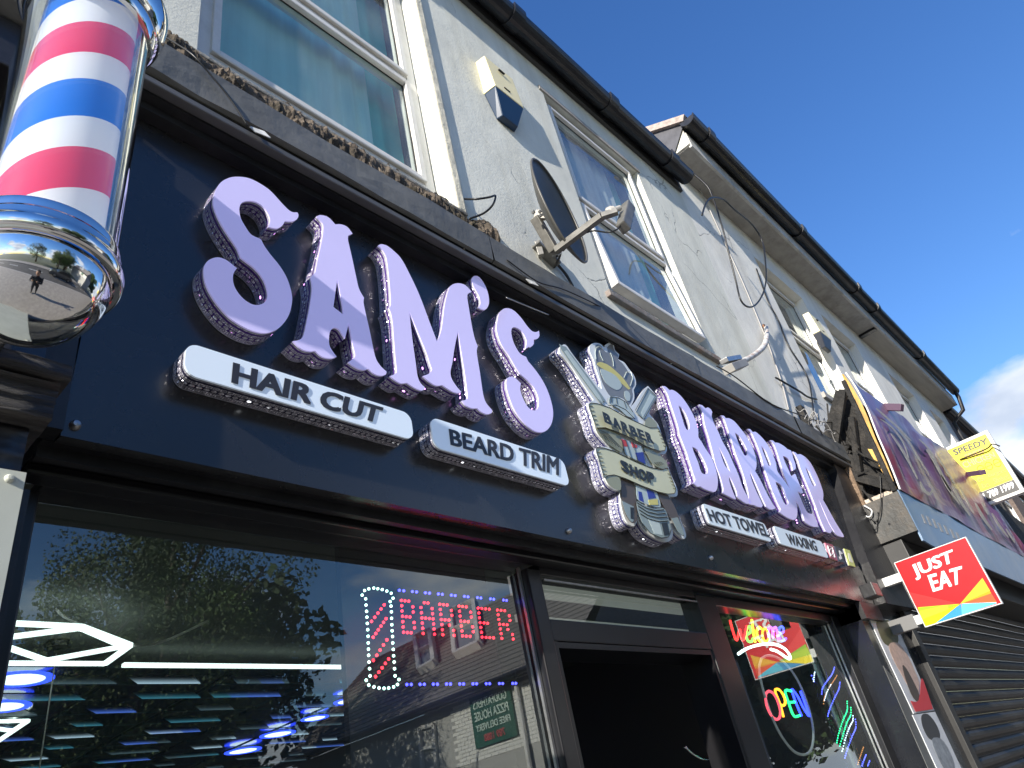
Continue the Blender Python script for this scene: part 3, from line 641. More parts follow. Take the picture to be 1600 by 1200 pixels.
# posters
def flat(name, pts, y, m, parent, sub=0):
    lp = smooth_loop([tuple(p) for p in pts], sub) if sub else pts
    lp = to_plane([(p[0], p[1]) for p in lp], y)
    return MB().prism([lp], y, y + 0.001, back=False).build(name, m, parent)
def mk(n, c, r=0.45, **k): return mat(n, c, r, **k)
PYY = 1.322
def poster(name, quad_px, lab, bits):
    lp = to_plane(quad_px, PYY); o = MB().prism([lp], PYY, PYY + 0.006).build(name, mk('poster_grey', (0.52, 0.54, 0.56), 0.35, var=0.12, vs=12), None)
    tag(o, lab, 'poster', 'posters on the pier')
    for i, (nm, pts, m) in enumerate(bits): flat(nm, pts, PYY - 0.0012 * (i + 1), m, o, 3)
poster('poster', [(1357, 963), (1398, 970), (1460, 1110), (1428, 1115)], 'portrait poster of a dark haired man in red top, upper one on the pier', [
    ('printed_hair', [(1370, 970), (1388, 969), (1398, 980), (1404, 1000), (1397, 1010), (1383, 1006), (1374, 990)], mk('poster_olive', (0.07, 0.072, 0.03), var=0.2, vs=30)),
    ('printed_face', [(1389, 1008), (1402, 1004), (1416, 1020), (1428, 1045), (1436, 1066), (1434, 1088), (1424, 1080), (1408, 1052), (1396, 1030)], mk('poster_skin', (0.46, 0.33, 0.27), var=0.2, vs=40)),
    ('printed_beard', [(1410, 1040), (1416, 1044), (1428, 1066), (1436, 1084), (1438, 1098), (1426, 1088), (1416, 1064)], mk('poster_brown', (0.06, 0.045, 0.035))),
    ('printed_shirt', [(1423, 1095, 1), (1436, 1094), (1440, 1060), (1447, 1075), (1458, 1108, 1), (1431, 1112, 1)], mk('poster_red', (0.5, 0.03, 0.04)))])
poster('poster', [(1426, 1117), (1461, 1112), (1502, 1200), (1508, 1216), (1474, 1222)], 'black and white portrait poster, lower one on the pier', [
    ('printed_hair', [(1440, 1118), (1450, 1116), (1462, 1130), (1469, 1148), (1465, 1158), (1452, 1154), (1442, 1136)], mk('poster_black', (0.03, 0.032, 0.035))),
    ('printed_face', [(1456, 1156), (1470, 1154), (1484, 1174), (1492, 1200), (1480, 1206), (1466, 1184)], mk('poster_pale', (0.2, 0.22, 0.24), var=0.4, vs=30))])

# ---- left pier, crumbling console and neighbour's fascia
lp_ = thing('pier', (0.2, 1.3, 0), 'white pier with a bolt, left edge of the shop window', 'pier')
g = MB(); g.box(-0.6, 0.268, 1.155, 1.44, 0, 2.205); g.build('shaft', mat('pier_white', (0.5, 0.52, 0.46), 0.6, var=0.1, vs=5), lp_)
c = PY(15, 748, 1.155); g = MB(); g.lathe([(0.0001, -0.008), (0.004, -0.0075), (0.006, -0.004), (0.0075, 0.0)], c, 14, 'y'); g.build('bolt', MATS['pier_white'], lp_, smooth=True)
g = MB(); g.box(0.2685, 0.288, 1.20, 1.448, 0, 2.20); g.build('side_board', M_blk, lp_)
con = thing('console', (0.1, 1.15, 2.3), 'cracked black timber console block under the striped pole', 'console')
def rough_block(nm, x0, x1, y0, y1, z0, z1, amp, seed, par, m, cuts=(26, 8, 8)):
    bm = bmesh.new(); bmesh.ops.create_cube(bm, size=1)
    for v in bm.verts: v.co = Vector((x0 + (v.co.x + .5) * (x1 - x0), y0 + (v.co.y + .5) * (y1 - y0), z0 + (v.co.z + .5) * (z1 - z0)))
    bmesh.ops.subdivide_edges(bm, edges=bm.edges, cuts=14, use_grid_fill=True)
    for v in bm.verts:
        p = v.co; n_ = noise.noise(Vector((p.x * 6, p.y * 20 + seed, p.z * 60))); n2 = noise.noise(Vector((p.x * 25, p.y * 40 + seed, p.z * 90)))
        v.co += Vector((n2 * .2, n_ + .4 * n2, n_ * .5)) * amp
    me = bpy.data.meshes.new(nm); bm.normal_update(); bm.to_mesh(me); bm.free(); me.materials.append(m); me.polygons.foreach_set('use_smooth', [True] * len(me.polygons))
    return link(nm, me, par)
M_ctim = mat('cracked_black_timber', (0.035, 0.033, 0.032), 0.5, var=0.4, vs=6, stretch=(1, 4, 14), dirt=(0.17, 0.155, 0.14), ds=5, damt=0.5, bump=0.8, bs=9)
rough_block('moulding', -0.5, 0.300, 1.135, 1.30, 2.375, 2.405, 0.010, 1, con, M_ctim)
rough_block('moulding', -0.5, 0.290, 1.150, 1.30, 2.335, 2.372, 0.012, 5, con, M_ctim)
rough_block('moulding', -0.5, 0.282, 1.130, 1.30, 2.290, 2.332, 0.010, 9, con, M_ctim)
rough_block('moulding', -0.5, 0.262, 1.165, 1.30, 2.205, 2.287, 0.004, 12, con, M_blk)
nb = thing('neighbour_fascia', (-1, 1.25, 3), 'dark fascia of the neighbouring shop at the far left behind the pole', 'fascia')
g = MB(); g.box(-3, 0.285, 1.255, 1.30, 2.41, 3.3); g.build('board', mat('navy_board', (0.012, 0.014, 0.022), 0.2, spec=0.6, rvar=0.08), nb)
g = MB(); g.box(0.286, 0.342, 1.285, 1.33, 2.37, 3.38); g.build('edge_strip', M_blk, nb)
g = MB(); g.box(-3, 0.19, 1.06, 1.25, 3.17, 3.27); g.build('flashing', M_lead, nb, bevel=0.004)
g = MB(); g.box(-3, 0.20, 1.10, 1.26, 3.02, 3.16); g.build('batten', M_blk, nb, bevel=0.004)

# ================================================================== NEIGHBOUR'S SHOP ON THE RIGHT (roller shutter, torn sign)
ns = thing('closed_shopfront', (8, 1.3, 0), 'closed shop with lowered dark roller shutter on the right', 'shop front')
M_shut = mat('shutter_paint', (0.013, 0.013, 0.013), 0.5, metal=0.0, var=0.25, vs=5, dirt=(0.06, 0.06, 0.055), ds=4, damt=0.5)
sw = MB(); hh = 0.079; n = 7
prof = [(0.0, 0.0), (-0.004, 0.006), (-0.016, 0.016), (-0.024, 0.034), (-0.022, 0.052), (-0.010, 0.066), (0.002, 0.072), (0.002, hh)]
for k in range(len(prof) - 1):
    (a, b_), (c_, d_) = prof[k], prof[k + 1]
    sw.quad((5.30, 1.42 + a, b_), (12.5, 1.42 + a, b_), (12.5, 1.42 + c_, d_), (5.30, 1.42 + c_, d_))
base = sw.build('slat', M_shut, ns, smooth=True, fixn=False)
for i in range(1, 36):
    o = base.copy(); COL.objects.link(o); o.location = base.location + Vector((0, 0, hh * i))
g = MB(); g.box(5.20, 5.30, 1.30, 1.50, 0, 2.74); g.build('guide_rail', M_shut, ns, bevel=0.004)
g = MB(); g.box(5.22, 12.5, 1.12, 1.40, 2.58, 2.78); g.build('shutter_housing', mat('housing_black', (0.02, 0.02, 0.02), 0.5), ns, bevel=0.006)
g = MB(); g.box(12.5, 14.2, 1.25, 1.5, 0, 2.8); g.build('end_pier', M_blk, ns)

sg = thing('torn_sign', (5.3, 1.0, 2.8), 'torn purple banner sign peeling off its burnt timber box over the closed shop', 'shop sign')
SY = 1.0
# lower blue strip (an older sign board)
blue = [(1403, 765), (1430, 778), (1453, 790), (1487, 807), (1518, 826), (1597, 868), (1640, 890), (1700, 958), (1598, 912), (1523, 880), (1458, 853), (1443, 844), (1424, 806)]
lp = to_plane(blue, SY); MB().prism([lp], SY, SY + 0.012).build('blue_board', mat('blue_board', (0.12, 0.21, 0.34), 0.3, var=0.15, vs=3, dirt=(0.3, 0.33, 0.36), ds=2, damt=0.7), sg)
M_worn = mat('worn_lettering', (0.36, 0.36, 0.35), 0.6, var=0.3, vs=40)
for k, (a, b_) in enumerate((((1439, 803), 9), ((1447, 806), 9), ((1456, 810), 8), ((1465, 816), 9), ((1474, 820), 9), ((1484, 826), 9), ((1493, 831), 7))):
    x, y = a; pts = [(x, y), (x + 4, y + 1.6), (x + 10, y + 16), (x + 6, y + 14.5)]
    flat('worn_letter', pts, SY - 0.002, M_worn, sg)
# purple banner: bulging sheet between its top and bottom outlines
top = [(1321, 583), (1340, 602), (1365, 621), (1411, 650), (1440, 679), (1478, 701), (1513, 741), (1536, 760), (1552, 786), (1576, 818), (1604, 862), (1660, 950)]
bot = [(1406, 765), (1418, 771), (1430, 778), (1453, 790), (1487, 807), (1518, 826), (1540, 838), (1560, 848), (1580, 859), (1597, 868), (1620, 880), (1670, 956)]
def smooth_open(P, k=4):
    o = []
    for i in range(len(P) - 1):
        p0, p1, p2, p3 = [Vector(P[min(max(j, 0), len(P) - 1)]) for j in (i - 1, i, i + 1, i + 2)]
        for j in range(k):
            t = j / k; q = 0.5 * ((2 * p1) + (p2 - p0) * t + (2 * p0 - 5 * p1 + 4 * p2 - p3) * t * t + (3 * p1 - p0 - 3 * p2 + p3) * t ** 3); o.append((q.x, q.y))
    return o + [tuple(P[-1])]
def ban_mat():
    m = bpy.data.materials.new('faded_purple_banner'); m.use_nodes = True; N = m.node_tree.nodes; L = m.node_tree.links; b = N['Principled BSDF']; b.inputs['Roughness'].default_value = 0.32
    tc = N.new('ShaderNodeTexCoord')
    def nz(sc, st, det=5):
        mp = N.new('ShaderNodeMapping'); mp.inputs['Scale'].default_value = st; L.new(tc.outputs['Object'], mp.inputs[0])
        n_ = N.new('ShaderNodeTexNoise'); n_.inputs['Scale'].default_value = sc; n_.inputs['Detail'].default_value = det; L.new(mp.outputs[0], n_.inputs['Vector']); return n_.outputs[0]
    r = N.new('ShaderNodeValToRGB'); r.color_ramp.elements[0].position = 0.35; r.color_ramp.elements[0].color = (0.12, 0.065, 0.17, 1)
    r.color_ramp.elements[1].position = 0.62; r.color_ramp.elements[1].color = (0.20, 0.03, 0.06, 1); e = r.color_ramp.elements.new(0.5); e.color = (0.15, 0.08, 0.18, 1)
    L.new(nz(1.6, (1, 1, 1), 3), r.inputs[0])
    r2 = N.new('ShaderNodeValToRGB'); r2.color_ramp.elements[0].position = 0.53; r2.color_ramp.elements[1].position = 0.66; r2.color_ramp.elements[1].color = (0.6, 0.6, 0.6, 1)
    L.new(nz(5.0, (2.6, 1, 0.55), 9), r2.inputs[0])
    mx = N.new('ShaderNodeMixRGB'); L.new(r2.outputs[0], mx.inputs[0]); L.new(r.outputs[0], mx.inputs[1]); mx.inputs[2].default_value = (0.33, 0.29, 0.27, 1)
    L.new(mx.outputs[0], b.inputs['Base Color']); return m
bn = MB(); rows = 10; T = [PY(*p, SY - 0.006) for p in top]; B_ = [PY(*p, SY - 0.006) for p in bot]
def resamp(P, n):
    o = []
    for i in range(n + 1):
        t = i / n * (len(P) - 1); k = min(int(t), len(P) - 2); o.append(P[k].lerp(P[k + 1], t - k))
    return o
T = resamp(T, 66); B_ = resamp(B_, 66)
grid = []
for i in range(67):
    colm = []
    for j in range(rows + 1):
        p = B_[i].lerp(T[i], j / rows); w_ = math.sin(math.pi * j / rows)
        bul = -0.035 * w_ * max(0, 1 - i / 12) + 0.022 * math.sin(i * 0.55 + j * 0.5) * w_ + 0.012 * noise.noise(p * 4)
        colm.append(p + Vector((0, bul, 0)))
    grid.append(colm)
for i in range(66):
    for j in range(rows): bn.quad(grid[i][j], grid[i + 1][j], grid[i + 1][j + 1], grid[i][j + 1])
M_ban = ban_mat(); bn.build('banner', M_ban, sg, smooth='all')
ed = MB(); ed.tube([grid[0][j] + Vector((-.006, 0, 0)) for j in range(rows + 1)], 0.006, 6); ed.build('banner_edge', mk('banner_white_edge', (0.75, 0.73, 0.7)), sg)
yl = [grid[0][j] + Vector((0.0, 0.02 + 0.0 * j, 0)) for j in range(rows + 1)]
yb = MB()
for j in range(rows):
    a, b_ = yl[j], yl[j + 1]; w0 = 0.075 * math.sin(math.pi * j / rows); w1 = 0.075 * math.sin(math.pi * (j + 1) / rows)
    yb.quad(a, b_, b_ + Vector((-0.01, w1 + .01, 0)), a + Vector((-0.01, w0 + .01, 0)))
yb.build('torn_backing', mat('torn_orange_backing', (0.42, 0.24, 0.045), 0.6, var=0.7, vs=14, stretch=(1, 1, .3)), sg)
# faint worn script on the banner
M_gold = mk('worn_gold_print', (0.36, 0.32, 0.26), var=0.4, vs=30)
def ribbon_px(pl, w):
    L_ = []; R_ = []
    for i, (x, y) in enumerate(pl):
        a_ = pl[max(i - 1, 0)]; b_ = pl[min(i + 1, len(pl) - 1)]; dx, dy = b_[0] - a_[0], b_[1] - a_[1]; l = math.hypot(dx, dy) or 1; q = w * (0.35 + 0.65 * math.sin(math.pi * (i + .5) / len(pl)))
        L_.append((x - dy / l * q, y + dx / l * q)); R_.append((x + dy / l * q, y - dx / l * q))
    return L_ + R_[::-1]
for pl, w_ in (([(1369, 638), (1384, 651), (1404, 669), (1424, 689)], 1.6), ([(1376, 655), (1394, 668), (1412, 692), (1420, 716)], 1.3), ([(1392, 677), (1408, 700), (1422, 724), (1434, 748)], 1.8), ([(1404, 672), (1420, 690), (1436, 716), (1452, 742)], 1.4),
               ([(1438, 752), (1444, 766), (1453, 772), (1458, 764)], 2.4), ([(1436, 686), (1450, 700), (1464, 722)], 1.2), ([(1448, 702), (1462, 724), (1476, 750), (1486, 768)], 2.2), ([(1462, 708), (1478, 734), (1492, 756)], 1.4), ([(1470, 742), (1484, 766), (1500, 788)], 1.8),
               ([(1488, 760), (1502, 784), (1516, 806)], 2.0), ([(1500, 762), (1512, 784), (1522, 802)], 1.3), ([(1524, 786), (1536, 808), (1550, 828)], 2.2), ([(1534, 784), (1544, 804)], 1.4), ([(1550, 802), (1562, 822), (1576, 840)], 1.8), ([(1572, 826), (1586, 848)], 1.4)):
    flat('worn_lettering', ribbon_px(smooth_open(pl), w_), SY - 0.040, M_gold, sg)
# brackets standing out of the top edge
M_brk = mat('purple_bracket', (0.10, 0.06, 0.10), 0.5)
g = MB(); a = PY(1383, 636, 1.0); b_ = PY(1410, 637, 0.88); g.bar(a, b_, 0.05, 0.06); g.build('bracket', M_brk, sg, bevel=0.004)
g = MB(); a = PY(1511, 741, 1.0); b_ = PY(1536, 738, 0.84); g.bar(a, b_, 0.07, 0.05); g.build('bracket', M_brk, sg, bevel=0.004)
# box end plate and burnt timber frame
M_endp = mat('rusty_grey_plate', (0.055, 0.055, 0.052), 0.6, var=0.35, vs=6, dirt=(0.10, 0.08, 0.06), ds=8, damt=0.6, bump=0.3)
ep = [PX(1404, 767, 5.2), PX(1443, 844, 5.2), PX(1389, 863, 5.2), PX(1345, 800, 5.2)]
g = MB(); n = len(g.v); 
ys = (1.0, 1.34); g.box(5.20, 5.212, ys[0], ys[1], 2.79, 3.07); g.build('end_plate', M_endp, sg)
for (yy, zz) in ((1.22, 2.93), (1.14, 2.89)):
    g = MB(); g.lathe([(0.0001, -0.002), (0.008, -0.002)], (5.199, yy, zz), 10, 'x'); g.build('hole', M_dark, sg)
g = MB(); g.box(5.213, 14.0, 1.013, 1.40, 2.785, 2.80); g.build('underside', M_blk, sg)
M_burn = mat('burnt_timber', (0.012, 0.011, 0.010), 0.75, var=0.5, vs=12, dirt=(0.05, 0.043, 0.036), ds=12, damt=0.6, bump=0.9, bs=35)
def tim(a, b_, w_, h_, m=M_burn, nm='burnt_stud'):
    g = MB(); g.bar(a, b_, w_, h_); g.build(nm, m, sg, bevel=0.003)
tim((5.22, 0.985, 3.96), (5.22, 1.02, 3.08), 0.03, 0.03)
tim((5.225, 1.015, 3.90), (5.24, 1.36, 3.36), 0.04, 0.05); tim((5.25, 1.36, 3.95), (5.25, 1.36, 2.8), 0.07, 0.05)
tim((5.24, 1.03, 3.90), (5.25, 1.36, 3.5), 0.03, 0.09); tim((5.24, 1.02, 3.12), (5.24, 1.36, 3.42), 0.05, 0.07)
tim((5.28, 1.06, 3.7), (5.28, 1.3, 2.95), 0.06, 0.04); tim((5.23, 1.22, 3.50), (5.23, 1.26, 2.86), 0.05, 0.04, mat('scorched_stud', (0.19, 0.13, 0.085), 0.85, var=0.5, vs=30, bump=0.8, bs=60))
tim((5.24, 1.02, 3.09), (5.24, 1.36, 3.09), 0.02, 0.03, mat('peeling_white_edge', (0.5, 0.42, 0.34), 0.8, var=0.6, vs=60))
g = MB(); g.quad((5.33, 1.03, 3.92), (5.33, 1.20, 3.75), (5.33, 1.42, 3.55), (5.33, 1.42, 2.8), (5.33, 1.03, 2.8)); g.quad((5.33, 1.04, 2.8), (13.9, 1.04, 2.8), (13.9, 1.04, 3.9), (5.33, 1.04, 3.95)); g.build('burnt_backboard', M_burn, sg)
rb = rough_block('charred_lump', 5.26, 5.33, 1.18, 1.40, 3.30, 3.56, 0.05, 4, sg, M_burn)
for k in range(16):
    a = Vector((5.2 + random.random() * .12, 1.05 + random.random() * .3, 3.15 + random.random() * .75)); d = Vector((random.uniform(-.02, .05), random.uniform(-.1, .1), random.uniform(-.35, .1)))
    tim(a, a + d, 0.008, 0.012, M_burn, 'burnt_lath')
# loose wires at the left end of the box
M_wire = mk('black_wire', (0.012, 0.012, 0.012), 0.4); M_wirew = mk('grey_wire', (0.35, 0.34, 0.33), 0.5)
def wire(name, pts, r, m, lab=None, grp=None, parent=None, sub=6):
    P = [Vector(p) for p in pts]; o = []
    for i in range(len(P) - 1):
        p0 = P[max(i - 1, 0)]; p1 = P[i]; p2 = P[i + 1]; p3 = P[min(i + 2, len(P) - 1)]
        for j in range(sub):
            t = j / sub; o.append(0.5 * ((2 * p1) + (p2 - p0) * t + (2 * p0 - 5 * p1 + 4 * p2 - p3) * t * t + (3 * p1 - p0 - 3 * p2 + p3) * t ** 3))
    o.append(P[-1]); ob = MB().tube(o, r, 6).build(name, m, parent, smooth='all')
    if lab: tag(ob, lab, 'cable', grp)
    return ob
wire('loose_wire', [PX(1375, 740, 5.19), PX(1376, 790, 5.17), PX(1368, 815, 5.17), PX(1350, 792, 5.18)], 0.004, M_wire, parent=sg)
wire('loose_wire', [PX(1350, 790, 5.19), PX(1362, 798, 5.17), PX(1358, 808, 5.17), PX(1346, 802, 5.18)], 0.005, mk('white_wire', (0.7, 0.7, 0.68)), parent=sg)
wire('loose_wire', [PX(1352, 800, 5.19), PX(1360, 815, 5.16), PX(1368, 828, 5.17), PX(1372, 800, 5.19)], 0.004, M_wire, parent=sg)

# ---- hanging signs
def gridq(c00, c10, c11, c01, u, v):
    return (Vector(c00) * (1 - u) + Vector(c10) * u) * (1 - v) + (Vector(c01) * (1 - u) + Vector(c11) * u) * v
jx = 4.85
jc = [PX(1398, 878, jx), PX(1515, 840, jx), PX(1558, 943, jx), PX(1446, 980, jx)]
yi = (jc[0].y + jc[3].y) / 2; yo = (jc[1].y + jc[2].y) / 2; zt = (jc[0].z + jc[1].z) / 2; zb = (jc[2].z + jc[3].z) / 2
js = thing('hanging_sign', (jx, yi, zb), 'red JUST EAT sign with coloured triangles along its foot', 'sign')
g = MB(); g.box(jx, jx + 0.03, yo, yi, zb, zt); g.build('panel', mk('sign_red', (0.70, 0.012, 0.016), 0.25, var=0.03), js, bevel=0.002)
g = MB(); e_ = 0.004
g.box(jx - .002, jx + .032, yo - e_, yo, zb - e_, zt + e_); g.box(jx - .002, jx + .032, yi, yi + e_, zb - e_, zt + e_); g.box(jx - .002, jx + .032, yo, yi, zt, zt + e_); g.box(jx - .002, jx + .032, yo, yi, zb - e_, zb)
g.build('edge', mk('sign_white_edge', (0.7, 0.7, 0.68), 0.4), js)
def jp(px, py):      # photograph point -> (u across from wall side, v up) on the sign
    p = PX(px, py, jx); return p.y, p.z
tris = [('orange', (0.85, 0.30, 0.0), [(1535, 903), (1558, 943), (1500, 944)]), ('amber', (0.9, 0.45, 0.02), [(1535, 903), (1547, 923), (1500, 944)]), ('vermilion', (0.8, 0.09, 0.02), [(1549, 927), (1557, 940), (1500, 944)]),
        ('cyan', (0.10, 0.50, 0.68), [(1503, 943), (1557, 941), (1557.5, 943), (1502, 961)]), ('blue', (0.03, 0.25, 0.50), [(1502, 943), (1503, 961), (1462, 975)]),
        ('yellow', (0.85, 0.70, 0.0), [(1500, 944), (1462, 975), (1446, 979.5), (1441, 968)]), ('green', (0.28, 0.52, 0.01), [(1500, 943.5), (1434, 949), (1441, 968)]), ('light_green', (0.45, 0.62, 0.02), [(1480, 945), (1483, 952), (1441, 968), (1436, 955)]),
        ('bright_red', (0.78, 0.02, 0.02), [(1420, 925), (1500, 943.5), (1434, 949), (1430, 947)])]
for i, (nm, c, pts) in enumerate(tris):
    for sgn, xx in ((-1, jx), (1, jx + .03)):
        P = [jp(*q) for q in pts]; X = xx + sgn * (0.0008 + 0.0003 * i)
        MB().quad(*[(X, min(max(a, yo), yi), min(max(b, zb), zt)) for a, b in P]).build('triangle', mk('sign_' + nm, c, 0.3), js, fixn=False)
M_wlet = mk('white_lettering', (0.8, 0.8, 0.8), 0.4)
def onx(x, *pp): return [PX(a, b, x) for a, b in pp]
text_on('lettering', 'JUST', *onx(jx - .001, (1421, 884), (1432, 907), (1488, 858), (1492, 884)), M_wlet, js, (-1, 0, 0), 0.0015, 0.034)
text_on('lettering', 'EAT', *onx(jx - .001, (1449, 899), (1458, 925), (1503, 884), (1503, 911)), M_wlet, js, (-1, 0, 0), 0.0015, 0.034)
for z_ in (zt - .11, zb + .02): MB().box(jx - .01, jx + .04, yi + .004, 1.30, z_, z_ + .05).build('bracket', mk('sign_bracket_white', (0.6, 0.6, 0.58), 0.5), js)
jb = MB(); c0 = PX(1412, 962, jx); jb.box(jx - .012, jx + .045, c0.y - .05, 1.33, zb + .005, zb + .085); jb.build('bracket_box', mk('grey_box', (0.14, 0.14, 0.14), 0.5), js, bevel=0.004)

kx = 9.3
kc = [PX(1481, 696, kx), PX(1544, 673, kx), PX(1601, 768, kx), PX(1549, 786, kx)]
yo = (kc[1].y + kc[2].y) / 2; zt = (kc[0].z + kc[1].z) / 2; zb = kc[2].z; yi = kc[0].y + 0.03
ks = thing('hanging_sign', (kx, yi, zb), 'yellow SPEEDY chicken takeaway sign standing out from the wall above the torn banner', 'sign')
g = MB(); g.box(kx, kx + 0.10, yo, yi, zb, zt); g.build('box', mk('sign_white_box', (0.72, 0.71, 0.66), 0.5), ks, bevel=0.004)
X = kx - 0.003; b1 = 0.035
zk = zb + 0.16
MB().quad((X, yo + b1, zk), (X, yi, zk), (X, yi, zt - b1), (X, yo + b1, zt - b1)).build('yellow_face', mk('sign_yellow_face', (0.86, 0.74, 0.01), 0.35, var=0.04), ks, fixn=False)
MB().quad((X, yo + b1, zb + b1), (X, yi, zb + b1), (X, yi, zk - .004), (X, yo + b1, zk - .004)).build('black_face', mk('sign_dark_face', (0.035, 0.035, 0.035), 0.4), ks, fixn=False)
M_tk = mk('takeaway_black', (0.03, 0.03, 0.035)); M_tr = mk('takeaway_faded_red', (0.45, 0.22, 0.16)); M_tg = mk('takeaway_grey', (0.3, 0.27, 0.05))
def kt(txt, a, b, c, d, m, bold=0.02): text_on('lettering', txt, *onx(X - .002, a, b, c, d), m, ks, (-1, 0, 0), 0.002, bold)
kt('SPEEDY', (1488, 703), (1492, 712), (1541, 684), (1544, 693), M_tk, 0.03)
kt('FRIED', (1507, 711), (1510, 717), (1536, 700), (1539, 706), M_tr)
kt('CHICKEN', (1502, 723), (1508, 732), (1552, 706), (1556, 714), M_tr)
kt('es', (1526, 747), (1529, 754), (1536, 744), (1539, 751), M_tg); kt('Burgers', (1543, 740), (1546, 748), (1569, 732), (1573, 740), M_tg)
kt('bs', (1533, 756), (1536, 764), (1544, 752), (1547, 760), M_tg); kt('Shakes', (1551, 748), (1554, 757), (1574, 740), (1578, 748), M_tg)
kt('01 789 1999', (1528, 774), (1533, 784), (1582, 752), (1586, 762), M_wlet, 0.03)
for cx_, cy_ in ((1533, 733), (1545, 728), (1558, 723)):
    c = PX(cx_, cy_, X - .002); ic = MB(); ic.tube([c + Vector((0, math.cos(t) * .035, math.sin(t) * .045)) for t in [i * math.pi / 6 for i in range(12)]], 0.004, 4, closed=True); ic.tube([c + Vector((0, -.03, .0)), c + Vector((0, .03, .0))], 0.003, 4); ic.build('pictogram', M_tg, ks)
wire('arm_rod', [PX(1500, 718, kx - .02), PX(1540, 702, kx - .05), PX(1550, 694, kx - .06), PX(1562, 697, kx - .1)], 0.008, M_wire, parent=ks)

